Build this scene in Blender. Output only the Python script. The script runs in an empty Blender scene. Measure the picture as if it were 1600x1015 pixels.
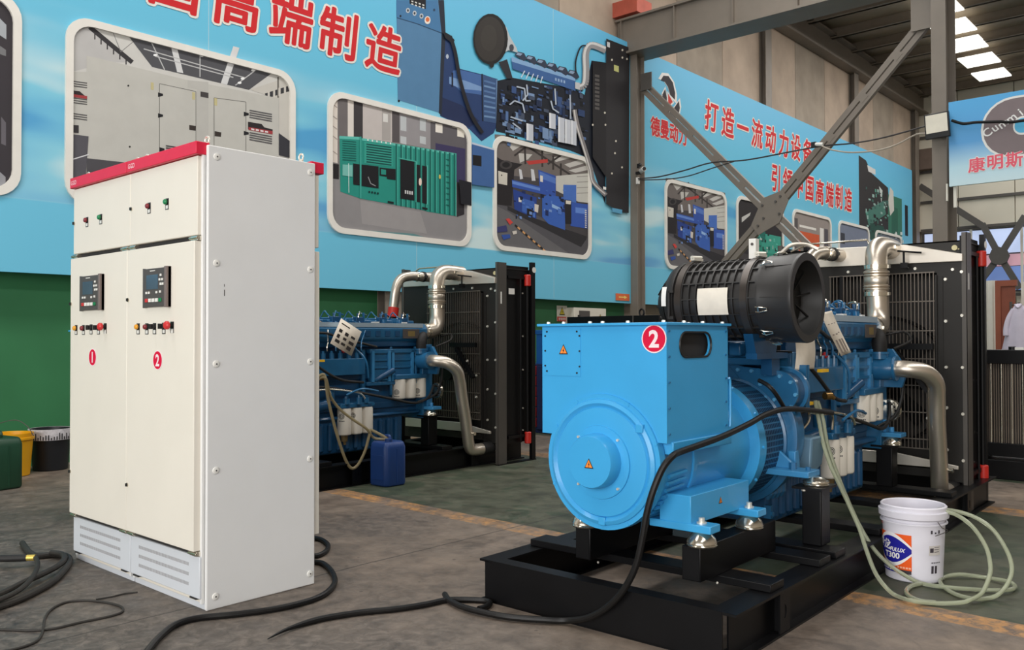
import bpy, bmesh, math, random
from mathutils import Vector, Matrix
random.seed(7)
C = bpy.context.scene.collection
PI = math.pi
R = math.radians

# ------------------------------------------------------------------ camera
FPX, PITCH, ROLL, YAW, CAMH = 1356.4, R(.871), R(-.107), R(41.67), 1.28
def _cam_rows():
    cy, sy = math.cos(YAW), math.sin(YAW)
    M = Matrix(((cy, sy, 0), (0, 0, -1), (-sy, cy, 0)))
    cp, sp = math.cos(PITCH), math.sin(PITCH)
    P = Matrix(((1, 0, 0), (0, cp, sp), (0, -sp, cp)))
    cr, sr = math.cos(ROLL), math.sin(ROLL)
    Q = Matrix(((cr, -sr, 0), (sr, cr, 0), (0, 0, 1)))
    return Q @ P @ M                      # world -> (right, down, forward)
RM = _cam_rows()
CAM = Vector((0, 0, CAMH))
cd = bpy.data.cameras.new('camera')
cd.sensor_width = 36; cd.lens = FPX / 1600 * 36
cd.clip_start = .05; cd.clip_end = 200
co = bpy.data.objects.new('camera', cd); C.objects.link(co)
mw = Matrix((RM[0], -RM[1], -RM[2])).transposed().to_4x4()
mw.translation = CAM
co.matrix_world = mw
bpy.context.scene.camera = co

# ------------------------------------------------------------------ world, lights, exposure
sc = bpy.context.scene
sc.view_settings.view_transform = 'Standard'
sc.view_settings.look = 'None'
sc.view_settings.gamma = 1
sc.view_settings.use_curve_mapping = False
sc.view_settings.exposure = 0.28
w = bpy.data.worlds.new('sky'); sc.world = w; w.use_nodes = True
bg = w.node_tree.nodes['Background']
bg.inputs[0].default_value = (.88, .94, 1.0, 1); bg.inputs[1].default_value = 1.25
def area(name, loc, target, sx, sy, power, col=(1, 1, 1)):
    l = bpy.data.lights.new(name, 'AREA'); l.shape = 'RECTANGLE'
    l.size, l.size_y, l.energy, l.color = sx, sy, power, col
    o = bpy.data.objects.new(name, l); C.objects.link(o)
    o.location = loc
    o.rotation_euler = (Vector(target) - Vector(loc)).to_track_quat('-Z', 'Y').to_euler()
    return o
area('doorway_daylight', (.6, -8.0, 2.9), (-2.4, 4, 1.6), 11, 5.0, 840, (1, .97, .93))
for x, e in ((-5.6, 1150), (2.5, 980)):
    area('roof_light_daylight', (x, 12.5, 9.3), (x, 12.5, 0), 1.6, 36, e, (1, .98, .95))

# ------------------------------------------------------------------ pixel rays (turn a photo pixel into a point on a real plane)
def ray(u, v):
    return RM.transposed() @ Vector(((u - 800) / FPX, (v - 507.5) / FPX, 1))
def onplane(u, v, p0, n):
    d = ray(u, v); n = Vector(n)
    return CAM + d * (n.dot(Vector(p0) - CAM) / n.dot(d))
def at_x(u, v, x): return onplane(u, v, (x, 0, 0), (1, 0, 0))
def at_y(u, v, y): return onplane(u, v, (0, y, 0), (0, 1, 0))
def at_z(u, v, z=0): return onplane(u, v, (0, 0, z), (0, 0, 1))

# ------------------------------------------------------------------ materials
def lin(c):
    return tuple(((v / 255) / 12.92 if v / 255 <= .04045 else ((v / 255 + .055) / 1.055) ** 2.4) for v in c[:3]) + (1,)
_m = {}
def mat(name, col, rough=.5, metal=0, var=.06, scale=6, bump=0, bscale=None, spec=.5, trans=0, ior=1.45, coat=0, emit=0):
    if name in _m: return _m[name]
    m = bpy.data.materials.new(name); m.use_nodes = True
    t = m.node_tree; b = t.nodes['Principled BSDF']
    c = lin(col)
    b.inputs['Roughness'].default_value = rough
    b.inputs['Metallic'].default_value = metal
    b.inputs['Specular IOR Level'].default_value = spec
    b.inputs['Transmission Weight'].default_value = trans
    b.inputs['IOR'].default_value = ior
    b.inputs['Coat Weight'].default_value = coat
    if emit:
        b.inputs['Emission Color'].default_value = c; b.inputs['Emission Strength'].default_value = emit
    tc = t.nodes.new('ShaderNodeTexCoord')
    nz = t.nodes.new('ShaderNodeTexNoise'); nz.inputs['Scale'].default_value = scale; nz.inputs['Detail'].default_value = 4
    t.links.new(tc.outputs['Object'], nz.inputs['Vector'])
    rp = t.nodes.new('ShaderNodeValToRGB')
    rp.color_ramp.elements[0].position = .3; rp.color_ramp.elements[1].position = .7
    rp.color_ramp.elements[0].color = tuple(x * (1 - var) for x in c[:3]) + (1,)
    rp.color_ramp.elements[1].color = tuple(min(1, x * (1 + var)) for x in c[:3]) + (1,)
    t.links.new(nz.outputs['Fac'], rp.inputs['Fac'])
    t.links.new(rp.outputs['Color'], b.inputs['Base Color'])
    if bump:
        n2 = t.nodes.new('ShaderNodeTexNoise'); n2.inputs['Scale'].default_value = bscale or scale * 8
        t.links.new(tc.outputs['Object'], n2.inputs['Vector'])
        bp = t.nodes.new('ShaderNodeBump'); bp.inputs['Strength'].default_value = bump; bp.inputs['Distance'].default_value = .01
        t.links.new(n2.outputs['Fac'], bp.inputs['Height']); t.links.new(bp.outputs['Normal'], b.inputs['Normal'])
    _m[name] = m
    return m
def pm(r, g, b):                      # flat print ink
    return mat('ink_%d_%d_%d' % (r, g, b), (r, g, b), .6, var=.03, spec=.25)

# ------------------------------------------------------------------ mesh builder
_txt = {}
def text2d(s, offset=0.0, shear=0.0):
    k = (s, offset, shear)
    if k in _txt: return _txt[k]
    cu = bpy.data.curves.new('lettering', 'FONT'); cu.body = s; cu.size = 1; cu.align_x = 'CENTER'; cu.align_y = 'CENTER'
    cu.offset = offset; cu.shear = shear; cu.resolution_u = 3; cu.fill_mode = 'FRONT'
    o = bpy.data.objects.new('lettering', cu); C.objects.link(o)
    dg = bpy.context.evaluated_depsgraph_get(); dg.update()
    me = bpy.data.meshes.new_from_object(o.evaluated_get(dg))
    V = [(v.co.x, v.co.y) for v in me.vertices]; F = [tuple(p.vertices) for p in me.polygons]
    bpy.data.objects.remove(o); bpy.data.curves.remove(cu); bpy.data.meshes.remove(me)
    if V:                                   # centre on the ink
        x0 = min(v[0] for v in V); x1 = max(v[0] for v in V); y0 = min(v[1] for v in V); y1 = max(v[1] for v in V)
        V = [(v[0] - (x0 + x1) / 2, v[1] - (y0 + y1) / 2) for v in V]
        _txt[k] = (V, F, x1 - x0, y1 - y0)
    else: _txt[k] = ([], [], 1, 1)
    return _txt[k]

def spline(P, n=8):
    P = [Vector(p) for p in P]; out = []
    for i in range(len(P) - 1):
        a = P[max(0, i - 1)]; b = P[i]; c = P[i + 1]; d = P[min(len(P) - 1, i + 2)]
        for k in range(n):
            t = k / n
            out.append(.5 * ((2 * b) + (c - a) * t + (2 * a - 5 * b + 4 * c - d) * t * t + (3 * b - a - 3 * c + d) * t ** 3))
    out.append(P[-1]); return out

class MB:
    def __init__(s): s.v = []; s.f = []; s.m = []
    def add(s, V, F, mi=0):
        o = len(s.v); s.v += [tuple(x) for x in V]; s.f += [tuple(i + o for i in f) for f in F]; s.m += [mi] * len(F); return s
    def box(s, a, b, mi=0):
        x0, x1 = sorted((a[0], b[0])); y0, y1 = sorted((a[1], b[1])); z0, z1 = sorted((a[2], b[2]))
        V = [(x0, y0, z0), (x1, y0, z0), (x1, y1, z0), (x0, y1, z0), (x0, y0, z1), (x1, y0, z1), (x1, y1, z1), (x0, y1, z1)]
        return s.add(V, [(0, 3, 2, 1), (4, 5, 6, 7), (0, 1, 5, 4), (1, 2, 6, 5), (2, 3, 7, 6), (3, 0, 4, 7)], mi)
    def bar(s, p, q, w, h, mi=0, up=(0, 0, 1)):      # rectangular bar from p to q
        p = Vector(p); q = Vector(q); d = (q - p).normalized(); u = Vector(up)
        if abs(d.dot(u)) > .98: u = Vector((0, 1, 0))
        a = d.cross(u).normalized() * w / 2; b = a.cross(d).normalized() * h / 2
        V = [p - a - b, p + a - b, p + a + b, p - a + b, q - a - b, q + a - b, q + a + b, q - a + b]
        return s.add(V, [(3, 2, 1, 0), (4, 5, 6, 7), (0, 1, 5, 4), (1, 2, 6, 5), (2, 3, 7, 6), (3, 0, 4, 7)], mi)
    def _frame(s, d):
        d = Vector(d).normalized(); u = Vector((0, 0, 1)) if abs(d.z) < .9 else Vector((1, 0, 0))
        a = d.cross(u).normalized(); return d, a, a.cross(d).normalized()
    def lathe(s, prof, org, axis, n=24, mi=0, cap=True):  # prof: (t along axis, r)
        d, a, b = s._frame(axis); org = Vector(org); V = []; F = []
        for t, r in prof:
            for k in range(n):
                th = 2 * PI * k / n
                V.append(org + d * t + a * (r * math.cos(th)) + b * (r * math.sin(th)))
        for i in range(len(prof) - 1):
            for k in range(n):
                k2 = (k + 1) % n
                F.append((i * n + k, i * n + k2, (i + 1) * n + k2, (i + 1) * n + k))
        if cap:
            F.append(tuple(reversed(range(n)))); F.append(tuple((len(prof) - 1) * n + k for k in range(n)))
        return s.add(V, F, mi)
    def cyl(s, p, q, r, r2=None, n=16, mi=0):
        p = Vector(p); q = Vector(q)
        return s.lathe([(0, r), ((q - p).length, r if r2 is None else r2)], p, q - p, n, mi)
    def tube(s, P, r, n=10, mi=0, rr=None):
        P = [Vector(p) for p in P]; N = len(P); V = []; F = []
        d = (P[1] - P[0]).normalized(); _, a, _b = s._frame(d)
        for i in range(N):
            d2 = (P[min(i + 1, N - 1)] - P[max(i - 1, 0)]).normalized()
            a = (a - d2 * a.dot(d2)).normalized(); b = d2.cross(a)
            rad = rr[i] if rr else r
            for k in range(n):
                th = 2 * PI * k / n
                V.append(P[i] + a * (rad * math.cos(th)) + b * (rad * math.sin(th)))
        for i in range(N - 1):
            for k in range(n):
                k2 = (k + 1) % n
                F.append((i * n + k, i * n + k2, (i + 1) * n + k2, (i + 1) * n + k))
        F.append(tuple(reversed(range(n)))); F.append(tuple((N - 1) * n + k for k in range(n)))
        return s.add(V, F, mi)
    def prism(s, poly, plane, lo, hi, mi=0):        # extrude a 2D outline along the missing axis
        def P(a, b, c): return {'xy': (a, b, c), 'xz': (a, c, b), 'yz': (c, a, b)}[plane]
        n = len(poly)
        V = [P(a, b, lo) for a, b in poly] + [P(a, b, hi) for a, b in poly]
        F = [tuple(reversed(range(n))), tuple(range(n, 2 * n))] + [(k, (k + 1) % n, n + (k + 1) % n, n + k) for k in range(n)]
        return s.add(V, F, mi)
    def sph(s, c, r, n=12, mi=0, sz=1):
        pr = [(-r * math.cos(PI * k / n) * sz, max(1e-4, r * math.sin(PI * k / n))) for k in range(n + 1)]
        return s.lathe(pr, c, (0, 0, 1), n * 2, mi)
    def poly(s, P, mi=0):
        return s.add(P, [tuple(range(len(P)))], mi)
    def text(s, txt, fn, size=1, offset=0, mi=0, shear=0, sx=1):
        V, F, _, _ = text2d(txt, offset, shear)
        return s.add([fn(x * size * sx, y * size) for x, y in V], F, mi)
    def build(s, name, mats, parent=None, bevel=0, origin=None, seg=2, sharp=32):
        me = bpy.data.meshes.new(name)
        V = s.v
        if parent is None and origin is None and V:
            xs = [v[0] for v in V]; ys = [v[1] for v in V]; zs = [v[2] for v in V]
            origin = ((min(xs) + max(xs)) / 2, (min(ys) + max(ys)) / 2, min(zs))
        if origin: V = [(v[0] - origin[0], v[1] - origin[1], v[2] - origin[2]) for v in V]
        me.from_pydata(V, [], s.f)
        if not isinstance(mats, (list, tuple)): mats = [mats]
        for m in mats: me.materials.append(m)
        me.polygons.foreach_set('material_index', s.m)
        bm = bmesh.new(); bm.from_mesh(me); bmesh.ops.recalc_face_normals(bm, faces=bm.faces); bm.to_mesh(me); bm.free()
        me.polygons.foreach_set('use_smooth', [True] * len(me.polygons))
        me.set_sharp_from_angle(angle=R(sharp))
        o = bpy.data.objects.new(name, me); C.objects.link(o)
        if origin: o.location = origin
        if parent: o.parent = parent
        if bevel:
            b = o.modifiers.new('bevel', 'BEVEL'); b.width = bevel; b.segments = seg; b.limit_method = 'ANGLE'; b.angle_limit = R(40)
            b.harden_normals = False
        return o
def tag(o, label=None, cat=None, group=None, kind=None):
    if label: o['label'] = label
    if cat: o['category'] = cat
    if group: o['group'] = group
    if kind: o['kind'] = kind
    return o
def thing(name, label, cat, loc=(0, 0, 0), rz=0, group=None):
    o = bpy.data.objects.new(name, None); C.objects.link(o); o.empty_display_size = .1
    o.location = loc; o.rotation_euler = (0, 0, rz)
    return tag(o, label, cat, group)
def struct(o): o['kind'] = 'structure'; return o
def stuff(o): o['kind'] = 'stuff'; return o
def copy_tree(o, parent=None):
    c = o.copy(); C.objects.link(c)
    if parent: c.parent = parent
    for ch in list(o.children): copy_tree(ch, c)
    return c
def circ(cx, cy, rx, ry=None, n=20, a0=0, a1=2 * PI):
    ry = rx if ry is None else ry
    full = abs(a1 - a0 - 2 * PI) < 1e-6
    return [(cx + rx * math.cos(a0 + (a1 - a0) * k / (n if full else n - 1)), cy + ry * math.sin(a0 + (a1 - a0) * k / (n if full else n - 1))) for k in range(n)]
def rrect(x0, y0, x1, y1, r, n=6):
    out = []
    for cx, cy, a in ((x1 - r, y1 - r, 0), (x0 + r, y1 - r, PI / 2), (x0 + r, y0 + r, PI), (x1 - r, y0 + r, 3 * PI / 2)):
        out += [(cx + r * math.cos(a + PI / 2 * k / n), cy + r * math.sin(a + PI / 2 * k / n)) for k in range(n + 1)]
    return out
# ================================================================== SETTING
def ramp_mat():
    m = bpy.data.materials.new('painted_concrete_floor'); m.use_nodes = True
    t = m.node_tree; N = t.nodes; Lk = t.links; b = N['Principled BSDF']
    geo = N.new('ShaderNodeNewGeometry'); sep = N.new('ShaderNodeSeparateXYZ'); Lk.new(geo.outputs['Position'], sep.inputs[0])
    def noise(scale, detail=5, rough=.6, dist=0, vec=None):
        n = N.new('ShaderNodeTexNoise'); n.inputs['Scale'].default_value = scale; n.inputs['Detail'].default_value = detail
        n.inputs['Roughness'].default_value = rough; n.inputs['Distortion'].default_value = dist
        Lk.new(vec or geo.outputs['Position'], n.inputs['Vector']); return n.outputs['Fac']
    def math_(op, a, b_=None):
        n = N.new('ShaderNodeMath'); n.operation = op
        for i, x in enumerate((a, b_)):
            if x is None: continue
            if isinstance(x, (int, float)): n.inputs[i].default_value = x
            else: Lk.new(x, n.inputs[i])
        return n.outputs[0]
    def ramp(f, stops, const=False):
        r = N.new('ShaderNodeValToRGB'); r.color_ramp.interpolation = 'CONSTANT' if const else 'LINEAR'
        e = r.color_ramp.elements
        while len(e) < len(stops): e.new(.5)
        for k, (p, c) in enumerate(stops): e[k].position = p; e[k].color = lin(c) if len(c) == 3 else c
        Lk.new(f, r.inputs['Fac']); return r.outputs['Color']
    def mix(f, a, b_, mode='MIX'):
        n = N.new('ShaderNodeMix'); n.data_type = 'RGBA'; n.blend_type = mode
        if isinstance(f, (int, float)): n.inputs[0].default_value = f
        else: Lk.new(f, n.inputs[0])
        for i, x in ((6, a), (7, b_)):
            if isinstance(x, tuple): n.inputs[i].default_value = x
            else: Lk.new(x, n.inputs[i])
        return n.outputs[2]
    n1 = noise(.9); n2 = noise(4.5, 6, .65); n3 = noise(14, 6, .7, .6); n4 = noise(2.2, 4, .5, 1.2)
    bare = ramp(n2, [(.25, (82, 73, 66)), (.5, (136, 121, 107)), (.75, (164, 147, 131))])
    bare = mix(ramp(n1, [(.35, (0, 0, 0)), (.65, (255, 255, 255))]), bare, ramp(n3, [(.3, (78, 71, 66)), (.7, (128, 116, 106))]))
    grey = ramp(n3, [(.3, (50, 47, 45)), (.5, (88, 83, 78)), (.62, (112, 105, 98)), (.8, (140, 131, 122))])
    front = ramp(math_('MULTIPLY_ADD', math_('SUBTRACT', math_('MULTIPLY', sep.outputs[1], .5), 1.2), 1), [(0, (0, 0, 0)), (1, (255, 255, 255))])
    bare = mix(front, grey, bare)
    green = ramp(n2, [(.25, (46, 54, 42)), (.5, (62, 72, 56)), (.8, (86, 94, 76))])
    orange = ramp(n3, [(.3, (132, 98, 66)), (.6, (190, 142, 90))])
    yy = math_('ADD', math_('ADD', sep.outputs[1], math_('MULTIPLY', n2, .03)), math_('MULTIPLY', sep.outputs[0], .03))
    zone = ramp(math_('DIVIDE', yy, 12), [(0, (0, 0, 0)), (4.18 / 12, (255, 0, 0)), (4.36 / 12, (0, 255, 0)), (7.02 / 12, (255, 0, 0)), (7.3 / 12, (0, 0, 0)), (8.6 / 12, (0, 255, 0))], True)
    zs = N.new('ShaderNodeSeparateColor'); Lk.new(zone, zs.inputs[0])
    wear = ramp(n4, [(.42, (255, 255, 255)), (.6, (120, 120, 120)), (.7, (30, 30, 30))])
    wear2 = ramp(n3, [(.38, (60, 60, 60)), (.55, (255, 255, 255))])
    ws = N.new('ShaderNodeSeparateColor'); Lk.new(wear, ws.inputs[0]); ws2 = N.new('ShaderNodeSeparateColor'); Lk.new(wear2, ws2.inputs[0])
    col = mix(math_('MULTIPLY', zs.outputs[1], math_('MAXIMUM', ws.outputs[0], .82)), bare, green)
    col = mix(math_('MULTIPLY', zs.outputs[0], math_('MULTIPLY', ws2.outputs[0], ws.outputs[0])), col, orange)
    # sawn slab joints and oil stains
    jx = math_('ABSOLUTE', math_('SUBTRACT', math_('MODULO', math_('ADD', math_('ADD', sep.outputs[0], math_('MULTIPLY', n2, .03)), 63.93), 4.0), 0.03))
    jy = math_('ABSOLUTE', math_('SUBTRACT', math_('MODULO', math_('ADD', math_('ADD', sep.outputs[1], math_('MULTIPLY', n2, .03)), 41.4), 4.0), 0.03))
    j = math_('LESS_THAN', jx, .006)
    col = mix(math_('MULTIPLY', j, .75), col, lin((48, 44, 42)))
    st = ramp(noise(1.7, 7, .75, .8), [(.54, (0, 0, 0)), (.68, (255, 255, 255))]); ss = N.new('ShaderNodeSeparateColor'); Lk.new(st, ss.inputs[0])
    col = mix(math_('MULTIPLY', ss.outputs[0], .55), col, lin((52, 48, 46)))
    sp = N.new('ShaderNodeTexVoronoi'); sp.inputs['Scale'].default_value = 7; Lk.new(geo.outputs['Position'], sp.inputs['Vector'])
    spk = math_('LESS_THAN', sp.outputs['Distance'], .07)
    col = mix(math_('MULTIPLY', spk, .5), col, lin((60, 54, 50)))
    Lk.new(col, b.inputs['Base Color'])
    rr = ramp(n2, [(.3, (.42,) * 3 + (1,)), (.7, (.68,) * 3 + (1,))]); Lk.new(rr, b.inputs['Roughness'])
    b.inputs['Specular IOR Level'].default_value = .4
    bp = N.new('ShaderNodeBump'); bp.inputs['Strength'].default_value = .25; bp.inputs['Distance'].default_value = .01
    Lk.new(math_('SUBTRACT', n3, math_('MULTIPLY', j, 2.0)), bp.inputs['Height']); Lk.new(bp.outputs[0], b.inputs['Normal'])
    return m
m_floor = ramp_mat()
m_conc = mat('raw_concrete', (182, 163, 145), .85, var=.16, scale=1.3, bump=.3, bscale=9)
m_conc2 = mat('raw_concrete_grey', (160, 147, 132), .85, var=.14, scale=1.7, bump=.3, bscale=9)
m_green = mat('green_wall_paint', (52, 116, 74), .55, var=.07, scale=2)
m_steel = mat('grey_painted_steel', (126, 117, 107), .5, var=.06, scale=3)
m_steeld = mat('dark_grey_steel', (84, 80, 76), .55, var=.08, scale=3)
m_roof = mat('roof_sheet', (150, 136, 118), .6, var=.08, scale=1)
m_purl = mat('purlin_steel', (128, 116, 102), .6, var=.06)
m_cream = mat('cream_sandwich_panel', (214, 207, 190), .6, var=.04, scale=1)
m_white = mat('white_corrugated_sheet', (226, 222, 210), .55, var=.03)
m_sky = mat('skylight_sheet', (250, 248, 238), .6, var=.02, emit=1.1)
m_glass = mat('far_window_glass', (186, 200, 232), .25, var=.05, scale=.4, emit=.55)
m_glass2 = mat('far_window_glass_low', (120, 146, 205), .25, var=.05, scale=.4, emit=.35)
m_pink = mat('far_window_glass_pink', (205, 160, 172), .25, var=.05, emit=.4)
m_black = mat('black_paint', (13, 13, 15), .42, var=.1, scale=9, spec=.28)
m_rubber = mat('black_rubber', (30, 29, 29), .6, var=.12, scale=14)
m_chrome = mat('polished_zinc', (226, 220, 205), .2, .95, var=.04)
m_stainless = mat('stainless_pipe', (214, 204, 190), .34, .9, var=.05, scale=5)
m_alu = mat('bare_aluminium', (214, 207, 196), .42, .65, var=.03)
m_bolt = mat('white_zinc_bolt', (232, 228, 216), .3, .5, var=.03)

WX = -9.45                       # wall face
fl = struct(MB().box((-10, -14, -.2), (14, 33, 0)).build('floor', m_floor, origin=(0, 0, 0)))
# wall_left: base slab, precast panels above, green sheet below
wl = struct(MB().box((-10, -14, 0), (WX - .04, 33, 9.8)).build('wall_left', m_conc2, origin=(0, 0, 0)))
ys = [-14, -9.6, -3.8, 2.1, 7.95, 13.85, 19.8, 25.6, 31.2, 33]
for a, b in zip(ys[:-1], ys[1:]):
    n = 3
    for k in range(n):
        y0 = a + (b - a) * k / n + .01; y1 = a + (b - a) * (k + 1) / n - .01
        MB().box((WX - .04, y0, 2.25), (WX, y1, 9.0)).build('wall_panel', m_conc if (k + int(a)) % 2 else m_conc2, wl, bevel=.006, seg=1)
for a, b in zip(ys[:-3], ys[1:-2]):
    if b < 14: MB().box((WX - .04, a + .002, 0), (WX, b - .002, 2.24)).build('green_sheet', m_green, wl)
for y in (-3.8, 2.1, 7.95, 19.8, 25.6, 31.2):
    pb = MB(); pb.box((WX, y - .16, 0), (WX + .02, y + .16, 9.0)).box((WX + .02, y - .006, 0), (WX + .16, y + .006, 9.0)).box((WX + .16, y - .16, 0), (WX + .18, y + .16, 9.0))
    tag(pb.build('wall_column', m_steel, wl))
struct(MB().box((WX, -14, 9.0), (WX + .32, 33, 9.06)).box((WX, -14, 9.6), (WX + .32, 33, 9.66)).box((WX + .12, -14, 9.06), (WX + .16, 33, 9.6)).build('trim_1', m_steel))
# ceiling: roof sheets, purlins across, skylight sheets
ce = struct(MB().box((-10, -8, 9.82), (14, 33, 9.9)).build('ceiling', m_roof, origin=(0, 0, 9.82)))
for k in range(26):
    y = -7.4 + k * 1.56
    MB().box((-9.4, y - .04, 9.55), (14, y + .04, 9.82)).box((-9.4, y - .12, 9.55), (14, y + .04, 9.57)).build('purlin', m_purl, ce, origin=(0, 0, 9.82)).location = (0, 0, 0)
def sky(q):
    P = [at_z(u, v, 9.5) for u, v in q]
    x0 = min(p.x for p in P); x1 = max(p.x for p in P); y0 = min(p.y for p in P); y1 = max(p.y for p in P)
    mb = MB(); nx = 5
    for i in range(nx): mb.box((x0 + (x1 - x0) * i / nx + .01, y0, 9.50 - 9.82), (x0 + (x1 - x0) * (i + 1) / nx - .01, y1, 9.545 - 9.82))
    mb.build('skylight_sheet', m_sky, ce)
for q in ([(1427, 11), (1490, -2), (1502, 17), (1440, 25)], [(1452.7, 41), (1510, 29), (1523.4, 47.5), (1464, 54.5)], [(1470, 68), (1531.5, 58), (1535, 63.6), (1476, 72)],
          [(1478, 76), (1539.6, 67.3), (1544, 73), (1487, 83.5)], [(1498, 93), (1550.7, 83), (1562, 96.5), (1511, 107)], [(1519.4, 116), (1569, 107), (1579, 119), (1529.5, 127)]):
    sky(q)
# main frame at Y=13.85: wall column, free column, girder, crossed bracing
def hcol(x, y, w, d, z0, z1, name):
    m = MB(); t = .016
    m.box((x - w / 2, y - d / 2, z0), (x + w / 2, y - d / 2 + t, z1)).box((x - w / 2, y + d / 2 - t, z0), (x + w / 2, y + d / 2, z1)).box((x - t / 2, y - d / 2 + t, z0), (x + t / 2, y + d / 2 - t, z1))
    m.box((x - w / 2 - .08, y - d / 2 - .08, z0), (x + w / 2 + .08, y + d / 2 + .08, z0 + .03))
    return m.build(name, m_steel)
wr = struct(MB().box((8, -8.6, 0), (8.3, 33, 9.82)).build('wall_right', m_conc2, origin=(8, 0, 0)))
struct(MB().box((-10, -8.6, 0), (-5.2, -8.3, 9.82)).box((6.5, -8.6, 0), (8, -8.3, 9.82)).box((-5.2, -8.6, 5.6), (6.5, -8.3, 9.82)).build('wall_back', m_conc2, origin=(0, -8.5, 0)))
tag(hcol(-9.14, 13.85, .17, .26, 0, 6.62, 'steel_column'), 'slim grey steel column on the wall between the two blue murals', 'column')
tag(hcol(-3.74, 13.85, .2, .5, 0, 9.5, 'steel_column'), 'tall free-standing grey steel column holding the floodlight', 'column')
g = thing('roof_girder', 'deep grey steel girder running out from the wall overhead', 'girder', (-6.5, 13.85, 6.62))
def gb(a, b, nm='girder_web'): return MB().box((a[0] + 6.5, a[1] - 13.85, a[2] - 6.62), (b[0] + 6.5, b[1] - 13.85, b[2] - 6.62)).build(nm, m_steel, g)
gb((-9.42, 13.62, 6.66), (4, 13.65, 7.26)); gb((-9.42, 14.05, 6.66), (4, 14.08, 7.26))
gb((-9.42, 13.54, 6.62), (4, 14.16, 6.66), 'girder_flange'); gb((-9.42, 13.54, 7.26), (4, 14.16, 7.30), 'girder_flange')
for k in range(9):
    x = -9.3 + k * 1.15
    gb((x - .008, 13.545, 6.66), (x + .008, 13.62, 7.26), 'stiffener')
MB().box((-9.5 + 6.5, 13.5 - 13.85, .72), (-8.9 + 6.5, 14 - 13.85, 1.0)).build('red_end_stop', mat('faded_red_paint', (186, 92, 74), .6, var=.1), g)
# crossed double-angle bracing
def at_b(u, v, y=13.85): return at_y(u, v, y)
cen = at_b(1203, 331)
br = thing('cross_brace', 'crossed grey double-angle bracing between wall column and free column', 'brace', cen)
def arm(p, q, off, nm='brace_bar'):
    p = p - cen; q = q - cen; d = (q - p).normalized(); n = d.cross(Vector((0, 1, 0))).normalized()
    m = MB()
    m.bar(p + n * off, q + n * off, .085, .012, up=(0, 1, 0)); m.bar(p + n * (off + .036) + Vector((0, .04, 0)), q + n * (off + .036) + Vector((0, .04, 0)), .012, .085, up=(0, 1, 0))
    return m.build(nm, m_steel, br)
A0, A1, B0, B1 = at_b(991, 121), at_b(1262, 404), at_b(1458, 18), at_b(1130, 411)
A1 = cen + (cen - A0) * .6
A0 = A0 + (cen - A0) * max(0, (-9.0 - A0.x) / (cen.x - A0.x))
A1 = A0 + (A1 - A0) * ((-3.95 - A0.x) / (A1.x - A0.x)); B1 = B0 + (B1 - B0) * ((-8.98 - B0.x) / (B1.x - B0.x))
for o in (-.055, .055):
    arm(A0, cen, o); arm(cen, A1, o); arm(B0, cen, o); arm(cen, B1, o)
for t in (.2, .4, .6, .8):
    for P, Q in ((A0, cen), (B0, cen)):
        p = P + (Q - P) * t - cen; d = (Q - P).normalized() * .07
        MB().bar(p - d, p + d, .1, .02, up=(0, 1, 0)).build('batten_plate', m_steel, br)
MB().prism([(-.33, -.2), (-.2, -.38), (.18, -.2), (.34, .16), (.24, .34), (-.12, .24)], 'xz', -.03, -.012).build('gusset_plate', m_steel, br)
bb = MB()
for x, z in ((-.2, -.22), (-.1, -.1), (.12, .16), (.2, .24), (.18, -.05), (-.12, .12)): bb.cyl((x, -.05, z), (x, -.03, z), .022, n=6)
stuff(bb.build('bolts', m_steeld, br))
MB().box((A0.x - cen.x - .02, -.06, A0.z - cen.z - .1), (A0.x - cen.x + .22, -.04, A0.z - cen.z + .22)).build('gusset_plate', m_steeld, br)
MB().box((B0.x - cen.x - .3, -.06, B0.z - cen.z - .25), (B0.x - cen.x + .03, -.04, B0.z - cen.z + .25)).build('gusset_plate', m_steel, br)
# far end wall, windows, girts
FY = 32
wf = struct(MB().box((-10, FY + .12, 0), (14, FY + .3, 9.8)).build('wall_far', m_cream, origin=(0, FY, 0)))
for k in range(14):
    x = -9.9 + k * 1.7
    MB().box((x, 0, 4.95), (x + 1.67, .1, 9.8)).build('wall_panel', m_cream, wf)
    MB().box((x, 0, 0), (x + 1.67, .1, 2.6)).build('wall_panel', m_cream, wf)
for z in (2.68, 4.98, 5.95, 7.0, 8.2): MB().box((-9.4, -.09, z - .05), (14, -.01, z + .04)).build('girt', m_steeld, wf)
MB().bar((-9.35, -.3, 6.5), (-7.4, -.3, 4.95), .2, .12, up=(0, 1, 0)).build('knee_brace', m_steeld, wf)
MB().box((-9.35, -.4, 7.05), (-7.9, -.1, 7.75)).build('duct', mat('brown_duct', (104, 88, 78), .6), wf)
win = struct(MB().box((-9.4, FY + .04, 2.78), (14, FY + .09, 4.9)).build('window_1', m_steeld, origin=(0, FY, 0)))
for k in range(13):
    x = -9.3 + k * 1.5
    for z0, z1, mm in ((4.05, 4.85, m_glass), (3.62, 4.0, m_pink), (2.82, 3.6, m_glass2)):
        MB().box((x, .0, z0), (x + 1.44, .04, z1)).build('pane', mm, win)
    MB().box((x + 1.43, -.04, 2.8), (x + 1.51, .04, 4.9)).build('mullion', m_white, win)
fb = thing('cross_brace', 'dark crossed bracing in front of the far window', 'brace', (-6.9, FY - .6, 2.7))
c2 = at_y(1562, 400, FY - .6) - Vector((-6.9, FY - .6, 2.7))
for u, v in ((1536, 352), (1600, 340), (1530, 442), (1592, 448)):
    e = at_y(u, v, FY - .6) - Vector((-6.9, FY - .6, 2.7))
    e = c2 + (e - c2) * 1.05
    MB().bar(c2, e, .19, .1, up=(0, 1, 0)).build('brace_bar', m_steeld, fb)
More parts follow.
